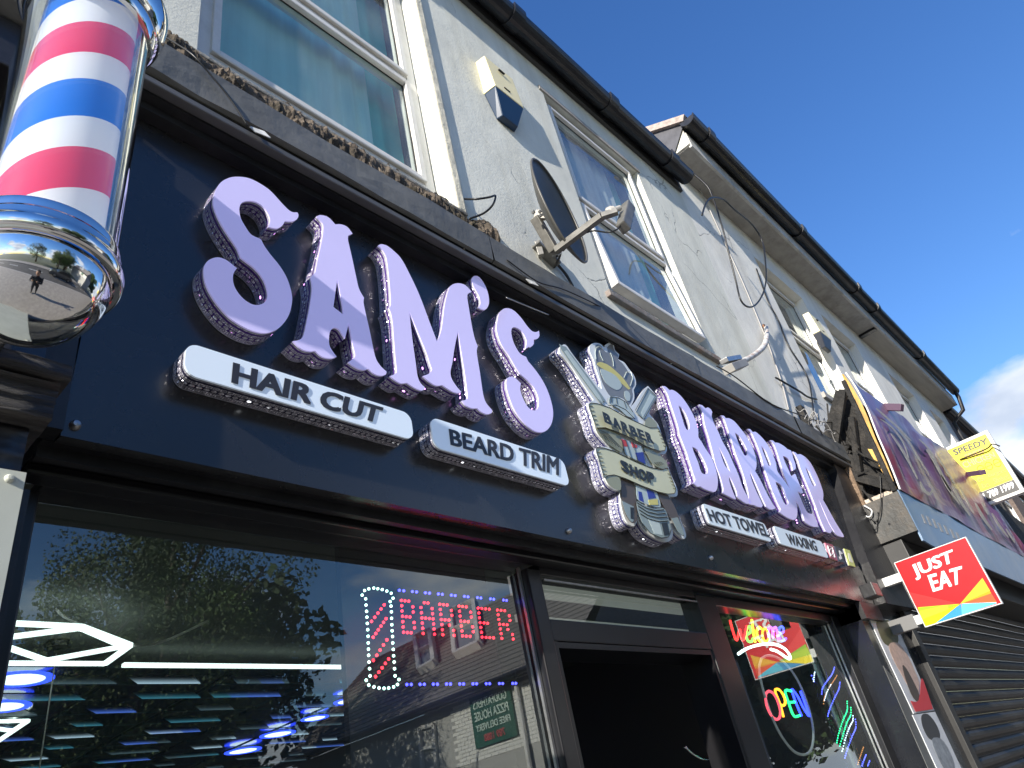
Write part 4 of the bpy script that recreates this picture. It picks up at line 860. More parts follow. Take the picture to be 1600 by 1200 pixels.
# ================================================================== RAISED SIGN LETTERS
def raised(name, outer, holes, mface, mgem, label, cat, group, y0=LY, y1=FY - 0.001, sub=4, rim=None):
    lps = [to_plane(smooth_loop(l, sub), y0) for l in [outer] + holes]
    cx = sum(p[0] for p in lps[0]) / len(lps[0]); cz = min(p[1] for p in lps[0])
    t = thing(name, (cx, y1, cz), label, cat, group)
    # make outline run one way so the tape's UVs and normals agree
    MB().prism(lps, y0, y0 + 0.005).build('face', mface, t, fixn=True)
    MB().prism(lps, y0 + 0.0052, y0 + 0.0085).build('acrylic_rim', M_rim, t, fixn=True)
    side_strip('rhinestone_edge', lps, y0 + 0.0087, y1 - 0.002, mgem, t)
    MB().prism(lps, y1 - 0.0018, y1).build('back_plate', M_rim, t, fixn=True)
    return t
LT = [
 ('S', 'large lavender letter S with curled top, first letter of the sign', [(333,314),(337,297.5),(345,285),(357.5,278),(371,276),(387.5,278),(402.5,284.5),(417.5,294),(427.5,303),(440,317),(451,328),(457.5,331.5),(465,332),(466.5,336),(464,342.5),(456,346),(445,345.5,1),(441,352.5),(432.5,357),(419.5,354.5,1),(422,346),(420.5,337.5),(414,326),(405,318),(396,314.5),(386,314),(377.5,317),(374,326),(376,340),(382.5,352.5),(391,365),(399,370),(407.5,374),(413,384),(422.5,397.5),(437.5,416),(449,436),(456,460),(455.5,477.5),(450,495),(437.5,511),(422.5,519),(407.5,520),(387.5,514),(365,501),(350,487.5),(334,467.5),(322.5,446),(318.5,427.5),(320,414),(327.5,405.6),(340,402),(352.5,405.6),(364,414),(370,419,1),(365,427),(364,437.5),(367.5,450),(377.5,464),(389,473),(399,476.5),(409,475),(416,469),(418.5,459),(415,444),(407.5,430),(396,417.5),(385,409),(376,402,1),(370,387.5),(357.5,369),(345,349),(336,329)], []),
 ('A', 'large lavender letter A between the tall S and the M', [(494.5,338),(499,336),(507.5,337),(515,341),(524,350.6,1),(532.5,350.4),(542.5,354.4),(551,365,1),(544,368,1),(544,376),(549,397.5),(556,430),(561,451),(569,465.6,1),(568,472),(571,487.5),(577.5,516),(586,556),(594,571),(604,581),(603,585),(595,587),(585,584),(575.6,576,1),(569,578),(557.5,575),(544,566,1),(552.5,560),(555,554),(551,537.5),(548,519),(545,505,1),(539,529,1),(535,522.5),(530,515),(522.5,512),(516,517.5),(514,530),(516,542.5),(526,557.5,1),(517.5,560),(504,557.5),(492.5,548,1),(484,549),(471,545),(457.5,533,1),(467.5,531),(474,525),(479,506),(485,475),(488,450),(485.6,433,1),(492.5,426,1),(497.5,401),(504,370),(505,352.5),(501,345)], [[(527,436,1),(535,475,1),(537,492,1),(521,479.5,1)]]),
 ('M', 'large lavender letter M beside the apostrophe', [(590.6,384,1),(595,381.5),(605,384),(617.5,394),(627.5,405),(639,426),(655,460),(672,505),(683,534,1),(690,514),(695,476),(701,452.5),(705.4,445.6),(714,442.5),(724,444),(731,449),(737,456,1),(732.5,458),(730,462.5),(732.5,480),(738,512.5),(742.5,531),(746.5,541,1),(745,551),(750,582.5),(755,616),(760,630),(769,641),(768.5,645),(761,647),(751,642.5),(746,637.5,1),(739,638),(729,634),(722,626,1),(729,624),(730.6,617.5),(727.5,591),(722.5,560),(715.6,517.5,1),(710,545),(707,566),(704,580),(705.6,591),(712.5,602.5),(721,612.5,1),(716,614),(706,611),(691,601.5,1),(682.5,602.5),(672.5,597.5),(660.6,587.5,1),(670,584),(675,578),(672.5,570),(665,547.5),(651,514),(639.4,486,1),(642.5,514),(645,535),(649,562.5),(652.5,587.5),(657.5,599),(664,606),(660,610),(652.5,608),(645,604),(636,598,1),(627.5,599),(619,595),(609.4,587.5,1),(617.5,584),(620,579),(618,560),(615,522.5),(614,507.5),(611,490),(607.5,481,1),(610.6,476),(609,445),(605.6,414),(603,400,1),(597.5,390)], []),
 ('apostrophe', 'small lavender apostrophe between the M and the smaller S', [(737.5,435),(742,431),(749,433),(757.5,445),(763,460),(764,474),(760,482.5),(755,484),(747.5,480.6,1),(750.6,475),(749,464),(744,454),(739,445)], []),
 ('S', 'smaller lavender letter S just left of the emblem', [(777.5,500),(780,490),(786,483),(794,481.6),(804,486),(815,497.5),(825,511),(832.5,518),(839,518.6),(842,516.6,1),(843,524),(840,529),(834,530.6,1),(834,537.5),(829,542.5),(825.6,542),(821,545.6,1),(823,535),(820.6,526),(814,516),(805,511),(800,513),(799,521),(802.5,535),(810,549),(816,555),(822,557.5),(825,564),(835,576),(847.5,594),(857.5,615),(864,640),(863,657.5),(857.5,669),(849,675),(837.5,674),(825,666),(812.5,652.5),(802.5,637.5),(794,615),(791,600),(792.5,591),(799,588.5),(805,590.6),(814,599,1),(813,609),(817.5,622.5),(825,636),(832.5,641),(839,640),(842,631),(840,617.5),(832.5,602.5),(820,590),(812.5,584,1),(805,572.5),(795,555),(786,542),(780,530),(776,514)], []),
 ('B', 'lavender letter B right beside the emblem, tallest of the right hand word', [(1035,603,1),(1039,603.5),(1043,606.5),(1046,609.5,1),(1050,609),(1057,612.5),(1065,620),(1074,632),(1082,646),(1088,660),(1091,673),(1091.5,683),(1096,690),(1103,702),(1110,712),(1116,725),(1121,744),(1121.5,758),(1118,768),(1110,767),(1100,763),(1095,759.5,1),(1091,760.5),(1084,755,1),(1086.5,750),(1084,742),(1078,723),(1072.5,706),(1067,692),(1061.5,678,1),(1060,668),(1055,652),(1049,634),(1044,618),(1040,610)], [[(1060,633,1),(1066,638),(1073,650),(1077.5,664),(1077,671),(1074,672),(1070,666),(1065,650)],[(1081.5,697.5,1),(1090,702.5),(1098,715),(1104,728),(1106,737),(1103,741),(1096,738),(1091,723),(1084,706)]]),
 ('A', 'narrow lavender letter A, second of the right hand word', [(1092.5,632,1),(1097,633),(1102,638,1),(1106,636.5),(1111,640),(1113,644,1),(1112,650),(1116,662),(1123,676),(1129,690),(1138,706),(1145,722),(1150,733),(1155,745),(1160,760),(1168,776),(1173,785),(1168,787),(1158,781),(1152,775,1),(1151,768),(1145,754),(1139,743,1),(1139.5,751),(1143,762),(1148,775),(1150,780),(1146,778.5),(1139,775,1),(1129,770,1),(1130.5,764),(1125,744),(1119,728),(1115,712),(1112,700),(1107,682),(1101,662),(1098.5,645),(1096,638)], [[(1123,698,1),(1130,711),(1136,724),(1141,737,1),(1134,729),(1129,718)]]),
 ('R', 'lavender letter R between the two middle letters A and B', [(1126.5,649,1),(1131,649.5),(1134,653.5,1),(1139,653.5),(1147,658),(1155,667),(1163,677),(1170,688),(1177,702),(1181.5,717),(1182,728),(1180,736,1),(1186,746),(1193,760),(1201,776),(1208,788),(1212,794),(1204,796),(1197,791,1),(1190,776),(1181,755),(1171,734.5,1),(1174,748),(1182,768),(1192,790),(1186,792),(1179,789,1),(1171,786.5),(1170,773),(1165,752),(1160,736),(1154,720),(1148,704),(1144,690),(1141,682),(1135,664),(1131,654)], [[(1148,675.5,1),(1155,681),(1162,692),(1168,704),(1168.5,711),(1164,712),(1159,704),(1153,690)]]),
 ('B', 'lavender letter B in the middle of the right hand word', [(1168,670,1),(1172,670.5),(1176,675,1),(1180,674.5),(1187,680),(1196,690),(1205,705),(1212,722),(1214,734),(1217,740),(1224,749),(1233,762),(1241,776),(1245.5,792),(1245.5,806),(1242,812),(1234,810),(1225,805),(1218,800,1),(1220,796),(1214,784),(1205,762),(1199,745),(1194,731),(1190,715),(1184,698),(1178,684),(1174,676)], [[(1189,695.5,1),(1196,704),(1201,716),(1204.5,726),(1202,729),(1198,720),(1192,705)],[(1211.5,752.5,1),(1219,756),(1224,763),(1229,776),(1232.5,786),(1230,790),(1225,785),(1219,772),(1214,760)]]),
 ('E', 'lavender letter E, last but one of the right hand word', [(1204,687.5,1),(1208,688.5),(1211,691.5,1),(1216,692),(1225,697),(1230,701.5,1),(1236,704,1),(1237.5,709),(1240,717),(1243,726),(1243,733),(1239,735,1),(1236,723),(1230,715),(1223,712,1),(1227,723),(1233,736),(1237,744),(1242,740),(1245,746),(1249,756),(1254,767),(1255,770,1),(1252,771),(1246,766.5,1),(1250,776),(1256,790),(1262,801),(1270,803,1),(1275,812),(1279,823,1),(1272,823),(1263,819),(1257,813,1),(1256,810),(1250,792),(1242,779),(1236,766),(1230,752),(1225,740),(1219,722),(1214,706),(1209,694)], []),
 ('R', 'lavender letter R at the far right end of the sign', [(1239,705.5,1),(1243,707),(1246,710,1),(1250,709.5),(1258,714),(1267,724),(1276,741),(1281,753),(1286,768),(1286.5,777),(1286,781,1),(1293,793),(1305,815),(1318,836),(1318.5,839),(1310,837),(1304,831,1),(1295,816),(1287,798),(1279,780,1),(1284,794),(1292,812),(1300,829),(1298,833),(1290,830,1),(1285,820),(1279,805),(1274,790),(1267,772),(1263,762),(1256,745),(1250,730),(1247,720),(1243,712)], [[(1258,729,1),(1264,736),(1269,747),(1274.5,758),(1272,760.5),(1268,754),(1262,740)]]),
]
for i, (nm, lab, o, h) in enumerate(LT):
    raised('sign_letter', o, h, M_lav, M_gem, lab, 'letter', 'raised lavender letters on the fascia', LY if i < 5 else 1.228)

# ---- service plates
def plate(z_px, lab, words, rad=0.028, LY=1.243):
    (lx, ly), (rx, ry) = z_px; A = PY(lx, ly, LY); B = PY(rx, ry, LY); x0, x1 = min(A.x, B.x), max(A.x, B.x); z0, z1 = min(A.z, B.z), max(A.z, B.z)
    lp = []
    for cx, cz, a0 in ((x1 - rad, z1 - rad, 0), (x0 + rad, z1 - rad, 90), (x0 + rad, z0 + rad, 180), (x1 - rad, z0 + rad, 270)):
        for k in range(7): a = R(a0 + k * 15); lp.append((cx + rad * math.cos(a), cz + rad * math.sin(a)))
    t = thing('sign_plate', ((x0 + x1) / 2, FY, z0), lab, 'sign', 'white service plates under the letters')
    MB().prism([lp], LY, LY + .005).build('face', M_white, t)
    MB().prism([lp], LY + .0052, LY + .0085).build('acrylic_rim', M_rim, t)
    side_strip('rhinestone_edge', [lp[::-1]], LY + .0087, FY - .003, M_gemb, t)
    MB().prism([lp], FY - .0028, FY - .001).build('back_plate', M_rim, t)
    tx, q, bold = words
    text_on('lettering', tx, *q4(LY - .001, *q), M_char, t, (0, -1, 0), 0.0012, bold)
    return t
plate(((291, 534), (647, 688)), 'white HAIR CUT plate, longest of the service plates', ('HAIR CUT', [(364, 566), (361, 598), (599, 637), (592, 662)], 0.04))
plate(((672, 651), (891, 760)), 'white BEARD TRIM plate left of the emblem', ('BEARD TRIM', [(701, 670), (704, 695), (873, 716), (873, 743)], 0.028))
plate(((1097, 786), (1206, 847)), 'white HOT TOWEL plate right of the emblem', ('HOT TOWEL', [(1102, 794), (1110, 814), (1196, 820), (1203, 840)], 0.03), 0.02, 1.232)
plate(((1208, 821), (1295, 872)), 'white WAXING plate at the right end of the row', ('WAXING', [(1227, 833), (1233, 850), (1273, 845), (1278, 862)], 0.028), 0.02, 1.232)
def icon(quadpx, lab, m, marks):
    t = raised('sign_icon', quadpx, [], m, M_gemb, lab, 'logo', 'small social media icons', LY + .004, FY - .001, 2)
    for i, (nm, pts, mm) in enumerate(marks): flat(nm, pts, LY + .003 - .001 * i, mm, t, 3)
def ring(px, py, rx, ry, n=18): return [(px + rx * math.cos(2 * math.pi * k / n), py + ry * math.sin(2 * math.pi * k / n)) for k in range(n)]
M_icw = mk('icon_white', (0.75, 0.75, 0.75))
icon([(1289, 848, 1), (1301, 851, 1), (1309, 876, 1), (1297, 871, 1)], 'pink and orange camera icon, first of the three small icons', mk('icon_pink', (0.75, 0.22, 0.30), 0.25, var=0.5, vs=18), [])
ic = bpy.data.objects['sign_icon']; 
g = MB(); g.tube([PY(*p, LY + .002) for p in [(1293, 853), (1299.5, 854.5), (1304.5, 871), (1298, 868.5)]], 0.0028, 5, closed=True); g.tube([PY(*p, LY + .002) for p in ring(1299, 862, 3.3, 4.6)], 0.0025, 5, closed=True); g.build('icon_lines', M_icw, ic)
icon([(1304, 853, 1), (1313, 856, 1), (1321, 880, 1), (1311, 877, 1)], 'black musical note icon, middle one of the three small icons', mk('icon_black', (0.06, 0.07, 0.10), 0.25), [('note', [(1311, 860, 1), (1313, 860.5, 1), (1316, 865), (1315, 866), (1313, 865), (1316, 873), (1313, 874), (1311, 870), (1313, 869.5)], M_icw)])
icon([(1319, 857, 1), (1328, 860, 1), (1337, 886, 1), (1327, 883, 1)], 'yellow ghost outline icon at the end of the three small icons', mk('icon_yellow', (0.62, 0.68, 0.22), 0.25), [('outline', [(1325, 864), (1328, 865), (1331, 873), (1333, 879), (1328, 877), (1326, 871)], mk('icon_pale', (0.75, 0.78, 0.6)))])

# ================================================================== EMBLEM
def c6(*p): return [((x / 8 + 850), (y / 8 + 520)) + tuple(r) for x, y, *r in p]
def c7(*p): return [((x / 8 + 890), (y / 8 + 610)) + tuple(r) for x, y, *r in p]
def c8(*p): return [((x / 8 + 890), (y / 8 + 710)) + tuple(r) for x, y, *r in p]
emb = raised('emblem_sign', [(874,545),(877,540),(881,538),(886,540.6),(894,552.5),(920,586),(940,608,1),(937.5,595),(931,576),(927.5,562.5),(921,547.5),(922,540),(927.5,536),(937.5,537),(945,544,1),(945.6,539),(954,535),(959,539),(961,547.5),(967.5,554),(966,561),(975,566),(982.5,576),(991,587.5),(994,600),(990,609,1),(991,622.5),(985,636,1),(994,626),(1004,611),(1012.5,603,1),(1027.5,620,1),(1019,635),(1014,646,1),(1022.5,656),(1029,665),(1036,685),(1042,700),(1039,709),(1029,709,1),(1039,719),(1044,730),(1051,747.5),(1058,764),(1057.5,775),(1046,776,1),(1052.5,790),(1065,816),(1072,835),(1069,842),(1061,837.5),(1051,826,1),(1051,837.5),(1045,846),(1032.5,845),(1015,836),(1002.5,822.5),(996,807.5,1),(996,814),(991,822),(982.5,819),(975,807.5),(970,787.5),(969,767.5,1),(960,765),(950,756),(942.5,740),(937.5,720),(931,707.5),(932.5,700),(940,698),(953,699,1),(940,685),(931,672.5),(926,654),(919,635),(921,629),(927.5,625,1),(912.5,602.5),(891,570),(876,552.5)], [],
    mk('emblem_white', (0.74, 0.78, 0.80), 0.15), gem('rhinestone_tape_silver', (0.05, 0.05, 0.16), (0.9, 0.95, 1.0)), 'cut out emblem of razor, comb and striped pole wrapped in BARBER SHOP ribbons', 'emblem', None)
EY = LY
lay = [0]
def el(name, pts, m, sub=3):
    lay[0] += 1; y = EY - 0.0006 * lay[0]
    lp = to_plane([(p[0], p[1]) for p in (smooth_loop(pts, sub) if sub else pts)], y)
    return MB().prism([lp], y, y + 0.0008, back=False).build(name, m, emb)
def ln(name, paths, m, r=0.0016):
    lay[0] += 1; y = EY - 0.0006 * lay[0]; g = MB()
    for p in paths:
        P = [PY(a, b, y) for a, b in p]; g.tube(P, r, 4)
    o = g.build(name, m, emb); return tag(o, kind='stuff') if len(paths) > 1 else o
E_line = mk('emblem_black', (0.02, 0.025, 0.025)); E_grey = mk('emblem_grey', (0.20, 0.205, 0.20), 0.12, var=0.05); E_pale = mk('emblem_pale', (0.46, 0.54, 0.52), 0.2); E_gold = mk('emblem_gold', (0.62, 0.56, 0.16), 0.3)
E_metal = mk('emblem_metal', (0.27, 0.33, 0.32), 0.2); E_cream = mk('emblem_ribbon', (0.62, 0.62, 0.41), 0.3, var=0.04, vs=8); E_olive = mk('emblem_ribbon_back', (0.30, 0.31, 0.20), 0.3); E_brown = mk('emblem_brown', (0.10, 0.08, 0.065)); E_blue = mk('emblem_blue', (0.03, 0.05, 0.30)); E_red = mk('emblem_red', (0.55, 0.06, 0.06)); E_mid = mk('emblem_metal_light', (0.52, 0.60, 0.57), 0.2)
el('crown', c6((640,200),(650,150),(700,150),(760,230),(800,240),(790,180),(850,140),(870,190),(890,240),(930,280),(925,330),(990,390),(1050,480),(1110,560),(1135,650),(1100,700),(1110,800),(1060,900),(1000,830),(900,790),(830,790),(760,690),(710,570),(680,440),(650,380)), E_grey)
el('crown_band', c6((665,385),(700,365),(800,400),(900,480),(1000,580),(1080,700),(1060,710),(980,640),(880,560),(770,470),(690,420)), E_gold)
el('pale_oval', c6((705,455),(800,480),(900,540),(970,640),(960,690),(910,715),(820,670),(750,590)), E_pale)
el('pale_oval', c6((1010,730),(1050,730),(1080,780),(1070,850),(1040,850),(1010,800)), E_pale)
ln('crown_lines', [c6((650,330),(640,250),(650,190),(690,165),(740,210)), c6((690,220),(710,290),(740,350)), c6((830,250),(860,330),(870,420)), c6((1000,560),(1030,490),(1080,480),(1110,560),(1080,660))], E_mid, 0.0012)
el('razor_blade', c6((212,200),(240,165),(275,175),(740,800),(735,850),(690,860)), E_metal)
el('blade_highlight', c6((255,230),(285,215),(700,790),(680,825)), E_mid)
el('comb', c6((1150,990,1),(1305,690,1),(1405,800,1),(1250,1080,1)), E_metal)
el('comb_highlight', c6((1210,1000,1),(1330,760,1),(1380,800,1),(1240,1050,1)), E_mid)
ln('comb_lines', [c6((1140,970),(1300,690),(1410,800),(1250,1080))], E_line, 0.0013)
el('pole_collar', c6((830,800),(930,810),(1030,870),(1110,990),(1130,1060),(1040,1040),(940,950),(820,880)), E_pale)
ln('collar_lines', [c6((820,880),(830,800),(930,810),(1030,870),(1110,990)), c6((805,910),(900,900),(1020,960),(1140,1080)), c6((850,810),(845,870)), c6((905,815),(915,890)), c6((1000,860),(1030,940))], E_line, 0.0014)
el('ribbon_back', c7((340,468),(450,465),(620,540),(650,620),(660,770),(560,720),(430,630),(350,530)), E_olive)
el('ribbon_back', c7((930,710),(1100,790),(1200,880),(1225,960),(1180,985),(1050,930),(990,840)), E_olive)
el('ribbon_fold', c7((980,335),(1050,365),(1100,430),(1090,468),(1000,470),(940,430)), E_olive)
el('pole_glass', c7((635,590,1),(900,700,1),(985,950,1),(700,800,1)), E_pale, 0)
el('red_stripe', c7((640,600,1),(700,625,1),(735,700,1),(670,700,1)), E_red, 0); el('red_stripe', c7((765,640,1),(850,690,1),(840,720,1),(790,710,1)), E_red, 0)
el('blue_stripe', c7((820,780,1),(920,770,1),(950,920,1),(850,870,1)), E_blue, 0)
ln('pole_lines', [c7((640,600),(700,800)), c7((700,610),(770,840)), c7((790,640),(850,880)), c7((900,700),(975,940))], E_line, 0.0011)
el('ribbon', c7((240,175),(270,155),(350,165),(500,215),(700,330),(850,400),(1000,468),(1100,466),(1150,560),(1205,700),(1190,750),(1120,758),(960,700),(780,600),(600,520),(450,465),(335,468),(300,370),(262,260)), E_cream)
ln('ribbon_outline', [c7((240,178),(270,155),(350,165),(500,215),(700,330),(850,400),(1000,468),(1100,466),(1150,560),(1205,700),(1190,750),(1120,758),(960,700),(780,600),(600,520),(450,465),(335,468),(300,370),(262,260),(240,178))], E_line, 0.0016)
tk = [c7((250 + i * 17, 200 + i * 55), (290 + i * 17, 200 + i * 55)) for i in range(5)] + [c7((1105 + i * 17, 510 + i * 45), (1145 + i * 15, 520 + i * 45)) for i in range(5)]
ln('ribbon_hatching', tk + [c7((360 + i * 18, 480 + i * 8), (420 + i * 40, 600 + i * 22)) for i in range(7)] + [c7((1060 + i * 18, 900 - i * 2), (1110 + i * 18, 945 - i * 5)) for i in range(5)], E_line, 0.0011)
el('handle', c8((640,290,1),(800,340,1),(830,560),(845,790),(805,860),(750,830),(690,730),(655,580)), E_brown)
el('handle_tip', c8((655,580,1),(800,650,1),(800,830),(760,830),(700,730)), E_metal); el('handle_shadow', c8((760,660,1),(800,665,1),(800,810,1),(765,800,1)), E_line)
el('handle', c8((1090,470,1),(1230,505,1),(1330,690),(1425,960),(1420,1020),(1350,950),(1270,810),(1150,600)), E_brown)
el('handle_tip', c8((1275,800,1),(1350,785,1),(1425,960),(1420,1015),(1350,950)), E_metal)
el('pole_glass', c8((830,385,1),(1090,470,1),(1140,640),(1080,655),(960,620),(850,560)), E_pale)
el('blue_stripe', c8((860,460,1),(900,470,1),(930,600,1),(870,570,1)), E_blue); el('blue_stripe', c8((960,430,1),(1050,465,1),(1080,540,1),(990,555,1)), E_blue)
el('gold_stripe', c8((985,570,1),(1100,555,1),(1110,630,1),(1000,630,1)), E_gold)
el('pole_base', c8((840,590),(900,620),(1050,680),(1170,670),(1225,760),(1270,940),(1240,1030),(1150,1045),(1010,985),(920,870),(860,720)), E_metal)
el('base_highlight', c8((980,800,1),(1120,840,1),(1165,1010,1),(1060,990,1)), E_mid)
el('base_shadow', c8((1150,860,1),(1220,850,1),(1250,1000,1),(1185,1015,1)), E_line)
ln('base_rings', [c8((840,600),(960,670),(1080,700),(1180,690)), c8((855,640),(970,715),(1100,745),(1200,735)), c8((870,690),(980,760),(1110,790),(1220,780)), c8((885,740),(990,805),(1120,840),(1235,830)), c8((900,850),(1010,985),(1150,1045),(1240,1030),(1270,940))], E_line, 0.0015)
el('ribbon', c7((330,735),(350,712),(430,718),(560,760),(700,830),(850,900),(1000,960),(1150,990),(1225,970),(1260,1050),(1330,1240),(1310,1290),(1230,1295),(1100,1265),(900,1190),(700,1100),(560,1055),(480,1065),(430,1095),(390,950)), E_cream)
el('ribbon_fold', c8((450,300),(480,262),(620,285),(640,440),(560,430),(480,360)), E_olive)
ln('ribbon_outline', [c7((330,735),(350,712),(430,718),(560,760),(700,830),(850,900),(1000,960),(1150,990),(1225,970),(1260,1050),(1330,1240),(1310,1290),(1230,1295),(1100,1265),(900,1190),(700,1100),(560,1055),(480,1065),(430,1095),(390,950),(330,735))], E_line, 0.0016)
ln('ribbon_hatching', [c7((350 + i * 15, 770 + i * 55), (390 + i * 15, 775 + i * 55)) for i in range(6)] + [c7((1225 + i * 17, 1040 + i * 45), (1265 + i * 14, 1050 + i * 45)) for i in range(5)], E_line, 0.0011)
lay[0] += 1
yy = EY - 0.0006 * lay[0] - .0006
def slab(word, q):
    n = len(word); a, b_, c, d = [PY(x, y, yy) for x, y in q]; wid = {'O': 1.0, 'H': 1.0}
    for i, ch in enumerate(word):
        u0 = i / n + 0.012; u1 = (i + 1) / n - 0.012
        bend = lambda u: Vector((0, 0, -0.006 * math.sin(math.pi * u)))
        text_on('letter', ch, a.lerp(c, u0) + bend(u0), b_.lerp(d, u0) + bend(u0), a.lerp(c, u1) + bend(u1), b_.lerp(d, u1) + bend(u1), E_line, emb, (0, -1, 0), 0.0008, 0.06)
slab('BARBER', c7((398,258),(430,392),(1020,545),(1065,675))); slab('SHOP', c7((620,855),(645,995),(1050,1035),(1075,1175)))

# ================================================================== BARBER'S POLE
bp = thing('barber_pole', (0.173, 0.9, 2.28), 'striped red, white and blue barber pole with chrome caps in a clear tube', 'barber pole')
cx, cy = 0.175, 0.905
def stripes():
    m = bpy.data.materials.new('pole_stripes'); m.use_nodes = True; N = m.node_tree.nodes; L = m.node_tree.links; b = N['Principled BSDF']; b.inputs['Roughness'].default_value = 0.25
    uv = N.new('ShaderNodeUVMap'); sp = N.new('ShaderNodeSeparateXYZ'); L.new(uv.outputs[0], sp.inputs[0])
    r = N.new('ShaderNodeValToRGB'); r.color_ramp.interpolation = 'CONSTANT'; e = r.color_ramp.elements; e[0].position = 0; e[0].color = (0.66, 0.03, 0.045, 1); e[1].position = 0.27; e[1].color = (0.74, 0.74, 0.76, 1)
    a = e.new(0.49); a.color = (0.02, 0.14, 0.56, 1); a = e.new(0.78); a.color = (0.74, 0.74, 0.76, 1)
    fr = N.new('ShaderNodeMath'); fr.operation = 'FRACT'; ad = N.new('ShaderNodeMath'); ad.operation = 'ADD'; L.new(sp.outputs[0], ad.inputs[0]); L.new(sp.outputs[1], ad.inputs[1]); L.new(ad.outputs[0], fr.inputs[0]); L.new(fr.outputs[0], r.inputs[0])
    L.new(r.outputs[0], b.inputs['Base Color']); b.inputs['Emission Strength'].default_value = 0.28; L.new(r.outputs[0], b.inputs['Emission Color']); return m
zr0 = PY(150, 37, cy - .075).z; zr1 = PY(128, 243, cy - .075).z; per = zr0 - zr1
me = bpy.data.meshes.new('striped_cylinder'); vs = []; fs = []; uvs = []; n = 64; rr = 0.073; za, zb2 = 2.40, 3.05; H = 12
for j in range(H + 1):
    for k in range(n + 1): a = 2 * math.pi * k / n; z = za + (zb2 - za) * j / H; vs.append((cx + rr * math.cos(a), cy + rr * math.sin(a), z))
def UVp(k, j): return (k / n * 0.55 if False else k / n, (zr0 - (za + (zb2 - za) * j / H)) / per - 0.70)
for j in range(H):
    for k in range(n):
        a = j * (n + 1) + k; fs.append((a, a + 1, a + n + 2, a + n + 1)); uvs += [UVp(k, j), UVp(k + 1, j), UVp(k + 1, j + 1), UVp(k, j + 1)]
me.from_pydata(vs, [], fs); ul = me.uv_layers.new(name='UVMap')
for i, q in enumerate(uvs): ul.data[i].uv = q
me.materials.append(stripes()); me.polygons.foreach_set('use_smooth', [True] * len(me.polygons)); link('striped_cylinder', me, bp)
tube = MB().lathe([(0.096, 2.42), (0.096, 3.04)], (cx, cy, 0), 64); 
M_tubeg = glass('clear_tube', (0.97, 0.98, 0.97), 1.7, rough=0.03, ior=1.5)
tube.build('clear_tube', M_tubeg, bp, smooth='all'); MB().lathe([(0.0905, 2.42), (0.0905, 3.04)], (cx, cy, 0), 64).build('tube_inner_wall', M_tubeg, bp, smooth='all')
zc = 2.372
def rprof(P, sub=5):
    o = []
    for i in range(len(P) - 1):
        p0 = P[max(i - 1, 0)]; p1 = P[i]; p2 = P[i + 1]; p3 = P[min(i + 2, len(P) - 1)]
        for j in range(sub):
            t = j / sub; o.append(tuple(max(0.0001, 0.5 * ((2 * p1[k]) + (p2[k] - p0[k]) * t + (2 * p0[k] - 5 * p1[k] + 4 * p2[k] - p3[k]) * t * t + (3 * p1[k] - p0[k] - 3 * p2[k] + p3[k]) * t ** 3)) if k == 0 else 0.5 * ((2 * p1[k]) + (p2[k] - p0[k]) * t + (2 * p0[k] - 5 * p1[k] + 4 * p2[k] - p3[k]) * t * t + (3 * p1[k] - p0[k] - 3 * p2[k] + p3[k]) * t ** 3) for k in (0, 1)))
    o.append(P[-1]); return o
MB().lathe(rprof([(0.074, zc + .052), (0.090, zc + .056), (0.0985, zc + .053), (0.1005, zc + .047), (0.1005, zc + .036)]), (cx, cy, 0), 72).build('chrome_collar', M_chr, bp, smooth='all')
MB().lathe(rprof([(0.098, zc + .034), (0.1035, zc + .031), (0.1045, zc + .026), (0.1055, zc + .018), (0.1085, zc + .010), (0.1085, zc + .002), (0.105, zc - .006), (0.0975, zc - .008)]), (cx, cy, 0), 72).build('chrome_ring', M_chr, bp, smooth='all')
MB().lathe([(0.0945 * math.cos(R(a)), zc - .006 - 0.096 * math.sin(R(a))) for a in range(0, 91, 5)], (cx, cy, 0), 72).build('chrome_bowl', M_chr, bp, smooth='all')
zt_ = 2.985
MB().lathe([(0.09, zt_ - .02), (0.100, zt_ - .022), (0.104, zt_ - .015), (0.106, zt_), (0.112, zt_ + .006), (0.118, zt_ + .02), (0.122, zt_ + .035), (0.124, zt_ + .06), (0.112, zt_ + .10), (0.08, zt_ + .13), (0.001, zt_ + .15)], (cx, cy, 0), 72).build('chrome_cap', M_chr, bp, smooth=True)
for z in (2.40, 3.06):
    g = MB(); g.box(cx - .02, cx + .02, cy + .085, 1.254, z - .015, z + .015); g.build('wall_arm', M_chr, bp, bevel=0.004)
g = MB(); g.box(cx - .05, cx + .05, 1.21, 1.254, 2.42, 3.12); g.build('back_plate', M_blk, bp, bevel=0.004)

